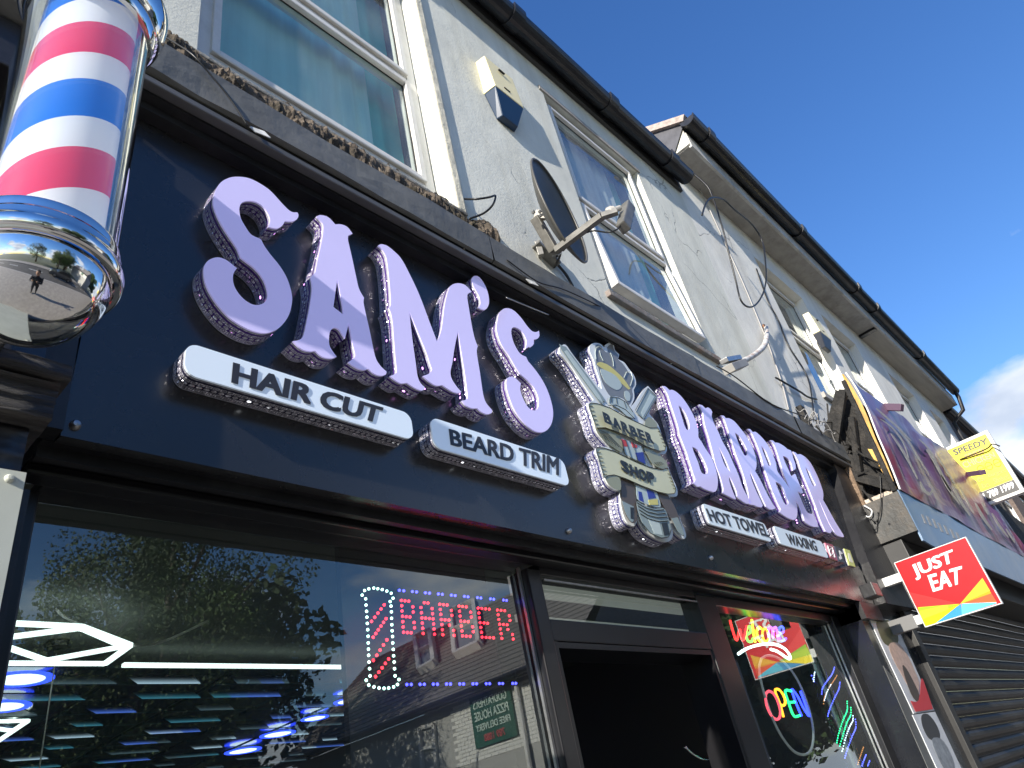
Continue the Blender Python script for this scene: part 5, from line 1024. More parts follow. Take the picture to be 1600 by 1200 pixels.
# ================================================================== THINGS ON THE UPPER WALLS
M_alc = mk('alarm_cream', (0.85, 0.76, 0.46), 0.4, var=0.05); M_alb = mk('alarm_blue', (0.012, 0.035, 0.08), 0.3, var=0.1)
def alarm(x, z, w, h, lab, mb_):
    t = thing('alarm_box', (x, WY, z), lab, 'alarm box', 'burglar alarm boxes')
    g = MB(); d = 0.085; top = [(-w / 2, h * .5), (w / 2, h * .5)]
    def hexa(z0, z1, w0, w1, d0, d1):
        v = []
        for (ww, dd, zz) in ((w0, d0, z0), (w1, d1, z1)):
            v.append([(x - ww / 2, WY - .001, z + zz), (x - ww / 2 + .012, WY - dd, z + zz), (x + ww / 2 - .012, WY - dd, z + zz), (x + ww / 2, WY - .001, z + zz)])
        a, b_ = v; g.quad(*a[::-1]); g.quad(*b_)
        for i in range(4): g.quad(a[i], a[(i + 1) % 4], b_[(i + 1) % 4], b_[i])
    hexa(0.0, h * .62, w, w, d, d * .8); g.build('cover', M_alc, t, bevel=0.006); g = MB()
    hexa(-h * .36, -0.002, w * .55, w * .98, d * .5, d * .98); g.build('strobe_base', mb_, t, bevel=0.006)
    for zz in (h * .12, h * .48): s = MB(); s.box(x - .03, x + .02, WY - d - .001, WY - d + .01, z + zz, z + zz + .008); s.build('slot', M_seal, t)
alarm(2.34, 5.20, 0.27, 0.50, 'cream alarm box with blue foot, near one left of the satellite dish', M_alb)
alarm(7.42, 5.52, 0.34, 0.44, 'cream alarm box with dark foot, far one between two windows', mk('alarm_dark', (0.05, 0.055, 0.07), 0.4))

M_dish = mk('dish_grey', (0.09, 0.088, 0.08), 0.45, var=0.15, vs=7); M_arm = mk('arm_grey', (0.17, 0.165, 0.15), 0.45, metal=0.3, var=0.3, vs=20); M_lnb = mk('lnb_grey', (0.42, 0.40, 0.36), 0.45, var=0.1)
sd = thing('satellite_dish', (2.25, WY, 3.9), 'grey satellite dish on a bracket seen edge on beside the tilted window', 'satellite dish')
# the dish faces away down the street: centre and axis found from its visible rim
dc = PY(874, 328, 1.12); _v = ray(874, 328); _u = (PY(905, 400, 1.10) - PY(846, 254, 1.10)).normalized(); a0_ = _u.cross(_v).normalized(); a0_ = a0_ if a0_.x > 0 else -a0_; vp_ = (_v - _u * _v.dot(_u)).normalized(); ax = (a0_ * math.cos(R(14)) - vp_ * math.sin(R(14))).normalized(); up = -_u; sdv = ax.cross(up)
g = MB(); rings = 10; n = 40; rw, rh = 0.20, (PY(905, 402, 1.10) - PY(846, 253, 1.10)).length / 2
base = len(g.v)
for side in (0, 1):
    for i in range(rings + 1):
        q = i / rings
        for k in range(n):
            a = 2 * math.pi * k / n; p = dc + sdv * (rw * q * math.cos(a)) + up * (rh * q * math.sin(a)) + ax * (-0.06 + 0.06 * q * q - side * 0.006); g.v.append(tuple(p))
for side in (0, 1):
    o = side * (rings + 1) * n
    for i in range(rings):
        for k in range(n): f = (o + i * n + k, o + i * n + (k + 1) % n, o + (i + 1) * n + (k + 1) % n, o + (i + 1) * n + k); g.f.append(f if side else f[::-1])
for k in range(n): g.f.append((rings * n + k, rings * n + (k + 1) % n, (2 * rings + 1) * n + (k + 1) % n, (2 * rings + 1) * n + k))
g.build('reflector', M_dish, sd, smooth='all')
rimp = [dc + sdv * (rw * math.cos(2 * math.pi * k / n)) + up * (rh * math.sin(2 * math.pi * k / n)) for k in range(n)]
MB().tube(rimp, 0.006, 6, closed=True).build('rim', M_dish, sd, smooth='all')
pb = PY(872, 395, 1.22)
tip = PY(940, 338, 0.92); lnbp = PY(965, 330, 0.86)
a0 = PY(868, 392, 1.16)
g = MB(); g.bar(a0, tip, 0.026, 0.03); g.bar(tip, lnbp, 0.026, 0.026); g.build('feed_arm', M_arm, sd, bevel=0.003)
g = MB(); l1 = PY(948, 332, 0.885); l2 = PY(962, 322, 0.83); g.tube([PY(950, 333, .90), PY(957, 330, .88), PY(961, 328, .87)], [0.023, 0.024, 0.018], 14); g.tube([PY(961, 328, .87), PY(968, 325, .86)], 0.012, 10); g.build('feed_horn', M_lnb, sd, smooth=True)
g = MB(); g.bar(PY(982, 322, .86), PY(974, 356, .86), 0.042, 0.05); g.build('feed_body', M_arm, sd, bevel=0.006)
wire('feed_cable', [PY(971, 345, .86), PY(966, 357, .87), PY(950, 363, .9), PY(925, 361, .98), PY(900, 372, 1.08), PY(880, 392, 1.18)], 0.0035, M_wire, parent=sd)
g = MB(); p1 = PY(836, 340, 1.25); p2 = PY(866, 392, 1.25); g.bar(p1, p2, 0.045, 0.035); g.build('mast', M_arm, sd, bevel=0.004)
g = MB(); g.bar(PY(836, 336, 1.25), PY(856, 336, 1.20), 0.02, 0.05); g.build('clamp', M_lnb, sd, bevel=0.003)
g = MB(); g.bar(PY(866, 392, 1.25), PY(868, 398, 1.42), 0.035, 0.035); g.bar(PY(836, 382, 1.41), PY(870, 415, 1.41), 0.06, 0.02); g.bar(PY(840, 378, 1.405), PY(846, 400, 1.41), 0.03, 0.03); g.build('wall_bracket', M_arm, sd, bevel=0.003)
for p in ((832, 333), (842, 332), (852, 331), (843, 338)):
    c = PY(*p, 1.22); g = MB(); g.lathe([(0.0001, -.012), (.008, -.012), (.008, 0)], c, 6, 'y'); g.build('nut', M_steel, sd)
wire('bracket_cable', [PY(870, 400, 1.30), PY(876, 395, 1.33), PY(872, 408, 1.38), PY(866, 418, 1.42)], 0.006, M_wire, parent=sd)

# swan neck lamp arm
la = thing('lamp_bracket', (4.1, 1.2, 3.65), 'white rusty swan neck bracket standing on the shop flashing', 'bracket')
arm = [PY(1152, 568, 1.24), PY(1170, 560, 1.24), PY(1186, 549, 1.25), PY(1195, 538, 1.28), PY(1198, 524, 1.34), PY(1197, 512, 1.41)]
wire('curved_pipe', arm, 0.021, mk('rusty_white', (0.6, 0.59, 0.56), 0.5, var=0.1, dirt=(0.25, 0.10, 0.04), ds=14, damt=0.9), parent=la)
g = MB(); g.bar(PY(1131, 564, 1.22), PY(1153, 560, 1.24), 0.05, 0.03); g.build('clamp', M_steel, la, bevel=0.004); g = MB(); g.bar(PY(1138, 577, 1.22), PY(1160, 569, 1.24), 0.07, 0.05); g.build('foot', mk('rusty_plate', (0.33, 0.32, 0.30), 0.6, var=0.2), la, bevel=0.004)
g = MB(); g.lathe([(0.001, 0), (0.04, 0), (0.04, 0.012)], arm[-1] + Vector((0, 0, 0)), 14, 'y'); g.build('wall_flange', mk('rust', (0.22, 0.11, 0.06), 0.8, var=0.5, vs=30), la)

# cables on the wall
wire('cable', [PY(1097, 336, 1.15), PY(1103, 318, 1.14), PY(1112, 309, 1.13), PY(1130, 312, 1.12), PY(1150, 330, 1.12), PY(1174, 350, 1.13), PY(1190, 375, 1.15), PY(1196, 410, 1.18), PY(1196, 445, 1.22), PY(1186, 470, 1.26), PY(1172, 480, 1.28), PY(1158, 470, 1.28), PY(1150, 440, 1.26), PY(1140, 400, 1.22), PY(1130, 360, 1.18), PY(1121, 330, 1.16), PY(1112, 305, 1.15), PY(1104, 290, 1.15), PY(1084, 272, 1.2)], 0.0075, M_wire, 'black cable hanging in a big loop from the eaves', None)
wire('cable', [PY(1088, 284, 1.40), PY(1110, 330, WY - .012), PY(1135, 385, WY - .012), PY(1160, 440, WY - .012), PY(1185, 500, WY - .012), PY(1203, 545, WY - .012), PY(1222, 600, WY - .012), PY(1232, 640, WY - .012)], 0.006, M_wirew, 'thin grey cable running down the wall past the loop', None)
wire('cable', [PY(1182, 420, WY - .012), PY(1200, 470, WY - .012), PY(1216, 500, WY - .012), PY(1232, 540, WY - .012), PY(1262, 590, WY - .02), PY(1272, 650, WY - .02)], 0.007, M_wire, 'black cable running down beside the far window', None)
wire('cable', [PY(1212, 590, WY - .02), PY(1226, 598, WY - .03), PY(1250, 612, WY - .03), PY(1262, 620, WY - .02), PY(1276, 624, WY - .02)], 0.009, M_wire, 'short stiff black cable clipped across the wall', None)
wire('cable', [PY(870, 412, WY - .015), PY(885, 430, WY - .015), PY(896, 450, WY - .015)], 0.008, M_wire, 'black cable dropping from the dish bracket', None)
wire('cable', [PY(726, 311, WY - .01), PY(745, 311, 1.36), PY(765, 308, 1.33), PY(774, 306, 1.33), PY(770, 320, 1.34), PY(756, 333, 1.38), PY(733, 342, WY - .02)], 0.005, M_wire, 'short bent black wire sticking out beside the mossy mortar', None)
wire('cable', [PY(245, 45, 1.30), PY(262, 60, 1.26), PY(300, 85, 1.19), PY(330, 118, 1.185), PY(360, 155, 1.185), PY(387, 197, 1.186)], 0.0028, M_wire, 'thin black wire trailing over the flashing by the pole', None)
wire('cable', [PY(792, 406, 1.19), PY(840, 440, 1.185), PY(880, 452, 1.19), PY(930, 475, 1.19), PY(960, 492, 1.23)], 0.003, M_wire, 'thin black wire lying along the flashing under the dish', None)
wire('cable', [PY(1120, 572, 1.2), PY(1150, 590, 1.195), PY(1200, 628, 1.19), PY(1240, 645, 1.2), PY(1290, 660, 1.2), PY(1320, 655, 1.15)], 0.004, M_wire, 'thin black wire along the right end of the flashing', None)
wire('rod', [PY(791, 465, 1.235), PY(820, 477, 1.235), PY(857, 492, 1.235)], 0.003, M_steel, None, None); tag(bpy.data.objects['rod'], 'thin bright rod hooked over the fascia above the small S', 'rod')
tg = thing('tangled_wires', (4.6, 1.15, 3.5), 'tangle of stripped pale wires on the flashing beside the burnt box', 'wires')
for k in range(15):
    a = Vector((4.55 + random.random() * .45, 1.17 + random.random() * .05, 3.54 + random.random() * .04)); d = Vector((random.uniform(-.12, .3), random.uniform(-.08, .05), random.uniform(-.06, .12)))
    wire('strand', [a, a + d * .4 + Vector((0, -.03, .04)), a + d * .8 + Vector((.02, 0, -.01)), a + d], 0.0025, M_wirew if k % 3 else M_wire, parent=tg, sub=3)
# loose scraps of bird-mess white flashing tape
for (p, lab) in (((402, 205), 'left, over the big S'), ((828, 440), 'middle, over the small S')):
    c = PY(*p, 1.193); t = MB(); t.quad(c + Vector((-.022, 0, .005)), c + Vector((.02, -.004, .012)), c + Vector((.035, -.012, -.014)), c + Vector((-.01, -.006, -.016)))
    t.quad(c + Vector((-.022, .003, .005)), c + Vector((.02, -.001, .012)), c + Vector((.035, -.009, -.014)), c + Vector((-.01, -.003, -.016)))
    tag(t.build('torn_tape', mk('torn_foil', (0.6, 0.6, 0.58), 0.35, var=0.3, vs=50)), 'torn pale scrap hanging from the flashing, ' + lab, 'scrap', 'torn scraps on the flashing')

# ================================================================== SHOP INTERIOR
room = thing('shop_interior', (3, 5, 0), 'dark barber shop room behind the glass with lit ceiling', 'room')
M_int = mk('interior_wall', (0.05, 0.05, 0.052), 0.7); M_ceil = mk('interior_ceiling', (0.13, 0.14, 0.125), 0.9, var=0.05, spec=0.1)
def qd(nm, m, *p): return MB().quad(*p).build(nm, m, room, fixn=False)
qd('back_wall', M_int, (-1.5, 9, 0.02), (5.0, 9, 0.02), (5.0, 9, 3), (-1.5, 9, 3)); qd('side_wall', M_int, (-1.5, 1.55, 0.02), (-1.5, 9, 0.02), (-1.5, 9, 3), (-1.5, 1.55, 3)); qd('side_wall', M_int, (5.0, 1.62, 0.02), (5.0, 9, 0.02), (5.0, 9, 3), (5.0, 1.62, 3))
qd('floor_tiles', mk('interior_floor', (0.06, 0.06, 0.06), 0.3), (-1.5, 1.55, 0.02), (5, 1.55, 0.02), (5, 9, 0.02), (-1.5, 9, 0.02))
ZC = 2.72
qd('ceiling', M_ceil, (-1.5, 1.60, ZC), (5, 1.60, ZC), (5, 4.0, ZC), (-1.5, 4.0, ZC)); qd('ceiling_void', M_int, (-1.5, 4.0, ZC + .25), (5, 4.0, ZC + .25), (5, 9, ZC + .25), (-1.5, 9, ZC + .25)); qd('bulkhead', M_int, (-1.5, 4.0, ZC), (5, 4.0, ZC), (5, 4.0, ZC + .25), (-1.5, 4.0, ZC + .25))
qd('front_head', M_int, (-1.5, 1.60, 2.42), (5, 1.60, 2.42), (5, 1.60, 3.0), (-1.5, 1.60, 3.0))
# hanging tiles with gleams of light painted along their edges
M_tile = mk('gloss_ceiling_tile', (0.03, 0.06, 0.07), 0.12, spec=0.8, var=0.3, vs=3)
M_glow = mk('blue_white_glow', (0.5, 0.7, 1), emit=(0.3, 0.6, 1.0), es=0.45); M_lk2 = mk('blue_led', (0.1, 0.2, 1), emit=(0.03, 0.07, 1.0), es=1.6)
tl0 = MB().box(0, 0.575, 0, 0.30, 0, 0.02).build('ceiling_tile', M_tile, room, bevel=0.002, fixn=False)
def glow_mat(n, c, s_):  # lamp glow painted on flat patches: graded emission, fading from one edge
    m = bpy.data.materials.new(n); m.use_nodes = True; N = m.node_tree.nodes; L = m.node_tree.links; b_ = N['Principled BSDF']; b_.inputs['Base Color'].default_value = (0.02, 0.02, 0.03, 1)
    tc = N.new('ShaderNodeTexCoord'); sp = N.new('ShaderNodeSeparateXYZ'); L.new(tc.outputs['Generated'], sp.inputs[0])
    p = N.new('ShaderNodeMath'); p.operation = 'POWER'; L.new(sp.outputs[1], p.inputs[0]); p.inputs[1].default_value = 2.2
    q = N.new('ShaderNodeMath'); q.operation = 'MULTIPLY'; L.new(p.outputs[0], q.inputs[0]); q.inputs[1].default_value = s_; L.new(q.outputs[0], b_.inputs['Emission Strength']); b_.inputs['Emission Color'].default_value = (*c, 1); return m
LK = [glow_mat('painted_glow_blue', (0.10, 0.22, 0.9), 0.5), glow_mat('painted_glow_white', (0.55, 0.75, 0.95), 0.55), glow_mat('painted_glow_teal', (0.08, 0.35, 0.5), 0.35), glow_mat('painted_glow_dim', (0.25, 0.4, 0.5), 0.16)]
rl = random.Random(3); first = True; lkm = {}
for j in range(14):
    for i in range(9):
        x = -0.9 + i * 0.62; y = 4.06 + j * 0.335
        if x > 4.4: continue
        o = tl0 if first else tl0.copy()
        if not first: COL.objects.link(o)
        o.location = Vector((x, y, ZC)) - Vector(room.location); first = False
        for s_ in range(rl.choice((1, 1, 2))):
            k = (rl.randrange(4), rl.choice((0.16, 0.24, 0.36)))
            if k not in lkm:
                g = MB(); w_ = k[1]; g.quad((0, 0, 0), (w_, 0, 0), (w_ + .12, 0.15, 0), (.12, 0.15, 0)); lkm[k] = g.build('painted_glow', LK[k[0]], room, fixn=False); l = lkm[k]
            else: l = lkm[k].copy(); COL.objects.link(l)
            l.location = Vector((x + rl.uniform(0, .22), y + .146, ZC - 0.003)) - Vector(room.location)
# led line and rhombus fittings
M_led = mk('white_led', (1, 1, 1), emit=(0.88, 1.0, 0.98), es=1.1)
def led_fit(lab, paths, z, w=0.02):
    c = PZ(*paths[0][0], z); t = thing('ceiling_light', c, lab, 'ceiling light', 'lit ceiling fittings in the shop')
    for p in paths:
        for a, b_ in zip(p, p[1:]):
            A, B = PZ(*a, z), PZ(*b_, z); MB().bar(A, B, w, 0.016).build('light_bar', M_led, t)
led_fit('long straight white light bar across the shop ceiling', [[(192, 1039), (560, 1042.5)]], ZC - .08, 0.032)
led_fit('large rhombus shaped white light fitting at the left of the window', [[(-30, 1001), (4, 973), (127, 979), (204, 1008), (164, 1037), (-30, 1036)], [(-60, 1005), (127, 981)], [(127, 981), (193, 1010), (72, 1032)], [(72, 1032), (-12, 1003)]], ZC - .12, 0.021)
led_fit('smaller rhombus light fitting at the lower left corner of the window', [[(-30, 1128), (44, 1126), (-6, 1160)], [(-30, 1135), (20, 1142)]], ZC - .04, 0.022)
for i, (px, py, s) in enumerate([(32, 1061, 1.15), (4, 1104, .95), (492, 1122, .6), (434, 1147, .75), (380, 1173, .75), (546, 1095, .7)]):
    z = ZC - .03; c = PZ(px, py, z); ww = ['at the far left', 'second at the left edge', 'second from the dark panel', 'third in the right hand row', 'lowest in the right hand row', 'half hidden by the dark panel'][i]
    t = thing('downlight', c, 'round white downlight with glowing blue ring, ' + ww, 'downlight', 'round downlights in the shop ceiling')
    rr_ = 0.09 * s * (c - EYE).length / 3.2
    MB().lathe([(0.0001, -.002), (rr_ * .72, -.002), (rr_ * .72, .0)], c, 28).build('disc', mk('disc_led', (1, 1, 1), emit=(0.8, 0.93, 1), es=1.2), t, fixn=False)
    MB().lathe([(rr_ * .74, 0.0), (rr_ * .74, -.004), (rr_, -.003), (rr_, .001)], c, 28).build('blue_ring', M_lk2, t, fixn=False)
c = PZ(91, 1012, ZC - .03); hk = MB().lathe([(0.0001, 0), (0.045, 0), (0.05, 0.02)], c, 20).build('ceiling_rose', M_frame); tag(hk, 'small dark round fitting in the middle of the rhombus light', 'ceiling rose')
wire('cable', [PZ(88, 952, ZC - .01), PZ(105, 966, ZC - .02), PZ(160, 988, ZC - .06), PZ(212, 1008, ZC - .1), PZ(260, 1000, ZC - .06), PZ(325, 970, ZC - .01)], 0.006, mk('white_flex', (0.6, 0.6, 0.56)), 'pale cable sagging under the shop ceiling')
wire('cable', [PZ(88, 1022, ZC - .05), PZ(88, 1022, ZC - .05) + Vector((0, 0, -1.6))], 0.003, mk('white_flex', (0.6, 0.6, 0.56)), 'straight pull cord hanging from the ceiling')
# dark panel behind the dotted led sign
pnl = MB(); a = PY(545, 1000, 1.58).x; pnl.box(a, 1.72, 1.60, 1.62, 0.5, 2.42); tag(pnl.build('dark_screen', mk('dark_screen_film', (0.01, 0.012, 0.012), 0.5)), 'dark screen behind the dotted light sign', 'screen')
# things just visible through the doorway
cr = thing('chrome_rail', (2.3, 2.2, 2.0), 'curved chrome rail glinting inside the dark doorway', 'rail')
wire('curved_bar', [PY(1070, 1167, 2.0), PY(1082, 1178, 2.0), PY(1100, 1187, 2.0), PY(1118, 1182, 2.0), PY(1124, 1168, 2.0), PY(1136, 1150, 2.0)], 0.008, M_chr, parent=cr)
MB().lathe([(0.001, -.01), (.016, -.008), (.016, .008), (.001, .01)], PY(1122, 1171, 1.99), 12, 'y').build('knob', M_chr, cr, smooth=True)

# ---- dotted LED sign
def c5(x, y): return (400 + x * .2875, 860 + y * .2874)
ls = thing('led_sign', (1.4, 1.53, 1.9), 'dotted light sign reading BARBER with a striped pole outline', 'led sign')
LEDY = 1.535
def ico(r): 
    bm = bmesh.new(); bmesh.ops.create_icosphere(bm, subdivisions=1, radius=r); me = bpy.data.meshes.new('led'); bm.to_mesh(me); bm.free(); return me
def dots(pts, m, r):
    me = ico(r); me.materials.append(m)
    for p in pts: o = link('led', me, ls); o.location = o.location + PY(*p, LEDY)
M_lr = mk('led_red', (1, 0.1, 0.1), emit=(1.0, 0.015, 0.03), es=5); M_lw = mk('led_white', (1, 1, 1), emit=(0.55, 1.0, 0.85), es=3.2); M_lb = mk('led_blue', (0.2, 0.2, 1), emit=(0.05, 0.05, 1.0), es=5)
W_ = [(640,205),(662,208),(686,213),(711,221),(735,233),(745,260),(729,278),(734,303),(736,334),(737,369),(738,404),(740,437),(742,468),(743,503),(746,538),(748,573),(751,607),(753,643),(756,682),(777,702),(769,729),(748,742),(721,748),(696,750),(669,748),(641,742),(613,732),(599,706),(620,682),(617,643),(614,607),(612,570),(611,537),(610,503),(609,467),(607,431),(605,397),(603,363),(601,331),(598,297),(596,263),(577,243),(590,218),(613,209)]
dots([c5(*p) for p in W_], M_lw, 0.0042)
rd = []
for (a, b_, n_) in (((697,296),(628,386),5),((707,371),(637,472),6),((711,486),(638,598),5),((721,590),(650,686),5)):
    for i in range(n_): t = i / (n_ - 1); rd.append(c5(a[0] + (b_[0] - a[0]) * t, a[1] + (b_[1] - a[1]) * t))
FONT = {'B': ['1110', '1001', '1001', '1110', '1001', '1001', '1110'], 'A': ['0110', '1001', '1001', '1111', '1001', '1001', '1001'], 'R': ['1110', '1001', '1001', '1110', '1010', '1001', '1001'], 'E': ['1111', '1000', '1000', '1110', '1000', '1000', '1111']}
TLc, BLc, TRc, BRc = (790,272),(802,445),(1372,330),(1398,482)
for li, ch in enumerate('BARBER'):
    for rr2, row in enumerate(FONT[ch]):
        for cc, bit in enumerate(row):
            if bit == '1':
                u = (li * 5.2 + cc) / (5 * 5.2 + 3); v = rr2 / 6
                x = (TLc[0] * (1 - u) + TRc[0] * u) * (1 - v) + (BLc[0] * (1 - u) + BRc[0] * u) * v; y = (TLc[1] * (1 - u) + TRc[1] * u) * (1 - v) + (BLc[1] * (1 - u) + BRc[1] * u) * v
                rd.append(c5(x, y))
dots(rd, M_lr, 0.0042)
bl = []
for i in range(9):
    for d_ in (0, 24):
        u = i / 8; bl.append(c5(779 + u * (1345 - 779) + d_ * (1 - .3 * u), 217 + (u * 570 + d_) / 594 * 55)); bl.append(c5(820 + u * (1395 - 820) + d_ * (1 - .3 * u), 729 - u * 6))
dots(bl, M_lb, 0.0042)

# ---- neon signs in the right hand window
NY = 1.555
def cw(*p): return [(1120 + x * .225, 930 + y * .225) for x, y in p]
def neon(parent, nm, pts, m, r=0.006):
    P = [PY(a, b, NY) for a, b in cw(*pts)]; o = []
    for i in range(len(P) - 1):
        p0 = P[max(i - 1, 0)]; p1 = P[i]; p2 = P[i + 1]; p3 = P[min(i + 2, len(P) - 1)]
        for j in range(4): t = j / 4; o.append(0.5 * ((2 * p1) + (p2 - p0) * t + (2 * p0 - 5 * p1 + 4 * p2 - p3) * t * t + (3 * p1 - p0 - 3 * p2 + p3) * t ** 3))
    o.append(P[-1]); MB().tube(o, r, 6).build(nm, m, parent, smooth='all')
N_ = lambda n, c, s=2.6: mk('neon_' + n, c, emit=c, es=s)
w = thing('neon_sign', (3.4, NY, 2.15), 'rainbow Welcome neon sign with white swoosh in the right window', 'neon sign')
neon(w, 'letter_tube', [(92, 175), (112, 250), (138, 312), (160, 240), (172, 300), (188, 305), (203, 240), (208, 215)], N_('red', (1.0, 0.03, 0.03)))
neon(w, 'letter_tube', [(205, 275), (235, 255), (232, 220), (212, 225), (203, 270), (215, 315), (240, 322), (252, 300)], N_('green', (0.02, 0.9, 0.08)))
neon(w, 'letter_tube', [(243, 170), (252, 240), (266, 325)], N_('yellow', (0.85, 0.9, 0.03)))
neon(w, 'letter_tube', [(308, 232), (292, 222), (278, 250), (286, 300), (305, 322), (318, 310)], N_('yellow', (0.85, 0.9, 0.03)))
neon(w, 'letter_tube', [(335, 228), (318, 250), (322, 300), (342, 322), (360, 300), (352, 250), (335, 228)], N_('orange', (1, 0.35, 0.02)))
neon(w, 'letter_tube', [(362, 318), (358, 240), (380, 225), (392, 300), (392, 240), (412, 225), (425, 300), (432, 318)], N_('violet', (0.55, 0.12, 1.0)))
neon(w, 'letter_tube', [(430, 270), (462, 255), (458, 222), (438, 225), (430, 265), (442, 310), (462, 315), (480, 300)], N_('blue', (0.05, 0.08, 1.0), 4))
neon(w, 'swoosh', [(150, 408), (200, 375), (270, 350), (350, 338), (420, 345), (475, 375), (505, 415), (510, 440), (490, 437), (450, 410), (415, 388), (375, 376)], N_('white', (0.85, 1, 1), 2.2), 0.007)
o_ = thing('neon_sign', (3.7, NY, 1.7), 'rainbow OPEN neon sign inside a white oval tube', 'neon sign')
neon(o_, 'letter_tube', [(360, 665), (340, 690), (345, 760), (375, 830), (410, 862), (435, 850), (440, 800), (420, 730), (390, 680), (360, 665)], N_('pink', (0.9, 0.08, 0.12), 1.6))
neon(o_, 'letter_tube', [(463, 845), (440, 760), (405, 665), (430, 655), (460, 690), (475, 740), (465, 765), (440, 762)], N_('amber', (1, 0.33, 0.02)))
neon(o_, 'letter_tube', [(515, 665), (475, 665), (500, 750), (535, 838), (575, 835)], N_('green2', (0.02, 0.85, 0.2))); neon(o_, 'letter_tube', [(495, 745), (540, 742)], N_('green2', (0.02, 0.85, 0.2)))
neon(o_, 'letter_tube', [(590, 840), (555, 760), (520, 655), (560, 700), (600, 780), (640, 838), (615, 760), (580, 665)], N_('deep_blue', (0.03, 0.05, 1.0), 4))
neon(o_, 'oval_tube', [(310, 440), (295, 500), (305, 590), (340, 720), (390, 860), (450, 980), (530, 1080), (600, 1108), (650, 1080), (670, 1000), (665, 900), (640, 790), (590, 650), (530, 540), (470, 470), (410, 430), (350, 420), (310, 440)], mk('unlit_tube', (0.5, 0.5, 0.48), 0.3, emit=(0.8, 0.8, 0.8), es=0.06), 0.006)  # oval tube is unlit; a faint glow is put into its material
# twisting led columns
tw = thing('led_column', (4.1, 1.65, 1.4), 'glass column wrapped in twisting blue and green lights in the right window', 'led column')
A = PY(1296, 1045, 1.66); B_2 = PY(1335, 1190, 1.66); cxx, cyy = 4.03 if False else (A.x + B_2.x) / 2, 1.66
cxx, cyy = PY(1296, 1100, 1.60).x, 1.60
g = MB(); g.lathe([(0.045, 0.5), (0.045, 2.15)], (cxx, cyy, 0), 24); g.build('tube', glass('column_glass', (0.7, 0.75, 0.75), 1.0), tw, smooth='all')
g = MB(); g.lathe([(0.02, 0.5), (0.02, 2.15)], (cxx, cyy, 0), 12); g.build('core', M_steel, tw, smooth='all')
M_d1 = mk('dot_blue', (0.2, 0.2, 1), emit=(0.08, 0.10, 1.0), es=4.5); M_d2 = mk('dot_white', (1, 1, 1), emit=(0.6, 0.8, 1), es=3); M_d3 = mk('dot_green', (0, 1, .3), emit=(0.02, 0.9, 0.3), es=3.5); M_d4 = mk('dot_amber', (1, .5, .1), emit=(1, 0.35, 0.1), es=0.8)
mes = {}
def dot(p, m, r=0.0034):
    if m.name not in mes: mes[m.name] = ico(r); mes[m.name].materials.append(m)
    o = link('led', mes[m.name], tw); o.location = o.location + p
def strand(pts, m):
    P = [PY(x, y, 1.553) for x, y in cw(*pts)]; acc = 0.0
    Q = []
    for i in range(len(P) - 1):
        p0, p1, p2, p3 = P[max(i - 1, 0)], P[i], P[i + 1], P[min(i + 2, len(P) - 1)]
        for j in range(12): t = j / 12; Q.append(0.5 * ((2 * p1) + (p2 - p0) * t + (2 * p0 - 5 * p1 + 4 * p2 - p3) * t * t + (3 * p1 - p0 - 3 * p2 + p3) * t ** 3))
    for a_, b_ in zip(Q, Q[1:]):
        acc += (b_ - a_).length
        if acc > 0.0135: acc = 0; off = abs(b_.x - cxx) / 0.07; dot(b_, m)
for pts, m in (([(655, 540), (662, 570), (680, 610)], M_d1), ([(682, 522), (676, 560), (672, 600)], M_d2), ([(728, 700), (735, 645), (770, 590), (800, 550), (818, 500)], M_d1), ([(740, 770), (750, 705), (782, 640), (815, 590), (835, 555)], M_d4), ([(768, 850), (785, 790), (820, 710), (848, 650), (855, 600)], M_d1), ([(745, 740), (762, 680), (795, 615)], M_d2),
               ([(830, 1040), (850, 950), (880, 860), (905, 800), (905, 735)], M_d3), ([(850, 1060), (880, 960), (905, 880), (930, 830), (930, 770)], M_d3), ([(868, 1095), (895, 990), (925, 910), (945, 870), (945, 825)], M_d2), ([(885, 1145), (910, 1060), (940, 980), (965, 920), (962, 860)], M_d1),
               ([(975, 1190), (1000, 1110), (1022, 1045)], M_d4), ([(1005, 1195), (1020, 1150), (1040, 1100)], M_d1), ([(1045, 1195), (1065, 1140)], M_d1)):
    strand(pts, m)

# ================================================================== ACROSS THE STREET (seen in the glass and the chrome)
def mir(p): return Vector((p[0], 2 * GY - p[1], p[2]))
# white painted brick house with slate roof
oh = thing('corner_house', (11.6, -12, 0), 'white painted brick house with slate roof across the street, seen mirrored in the glass', 'house')
ZE = 4.55
e0 = mir(PZ(472, 1190, ZE)); e1 = mir(PZ(825, 1032, ZE)); xe = (e0.x + e1.x) / 2; yA = e0.y; yB = e1.y + 0.7
M_wbr = mat('white_brick', (0.75, 0.75, 0.71), 0.8, var=0.1, vs=5, dirt=(0.35, 0.35, 0.32), ds=3, damt=0.6)
g = MB(); g.box(xe + .35, xe + 7, yA, yB, -0.1, ZE - .05); g.build('wall', mk('mortar_white', (0.4, 0.4, 0.38), 0.9), oh)
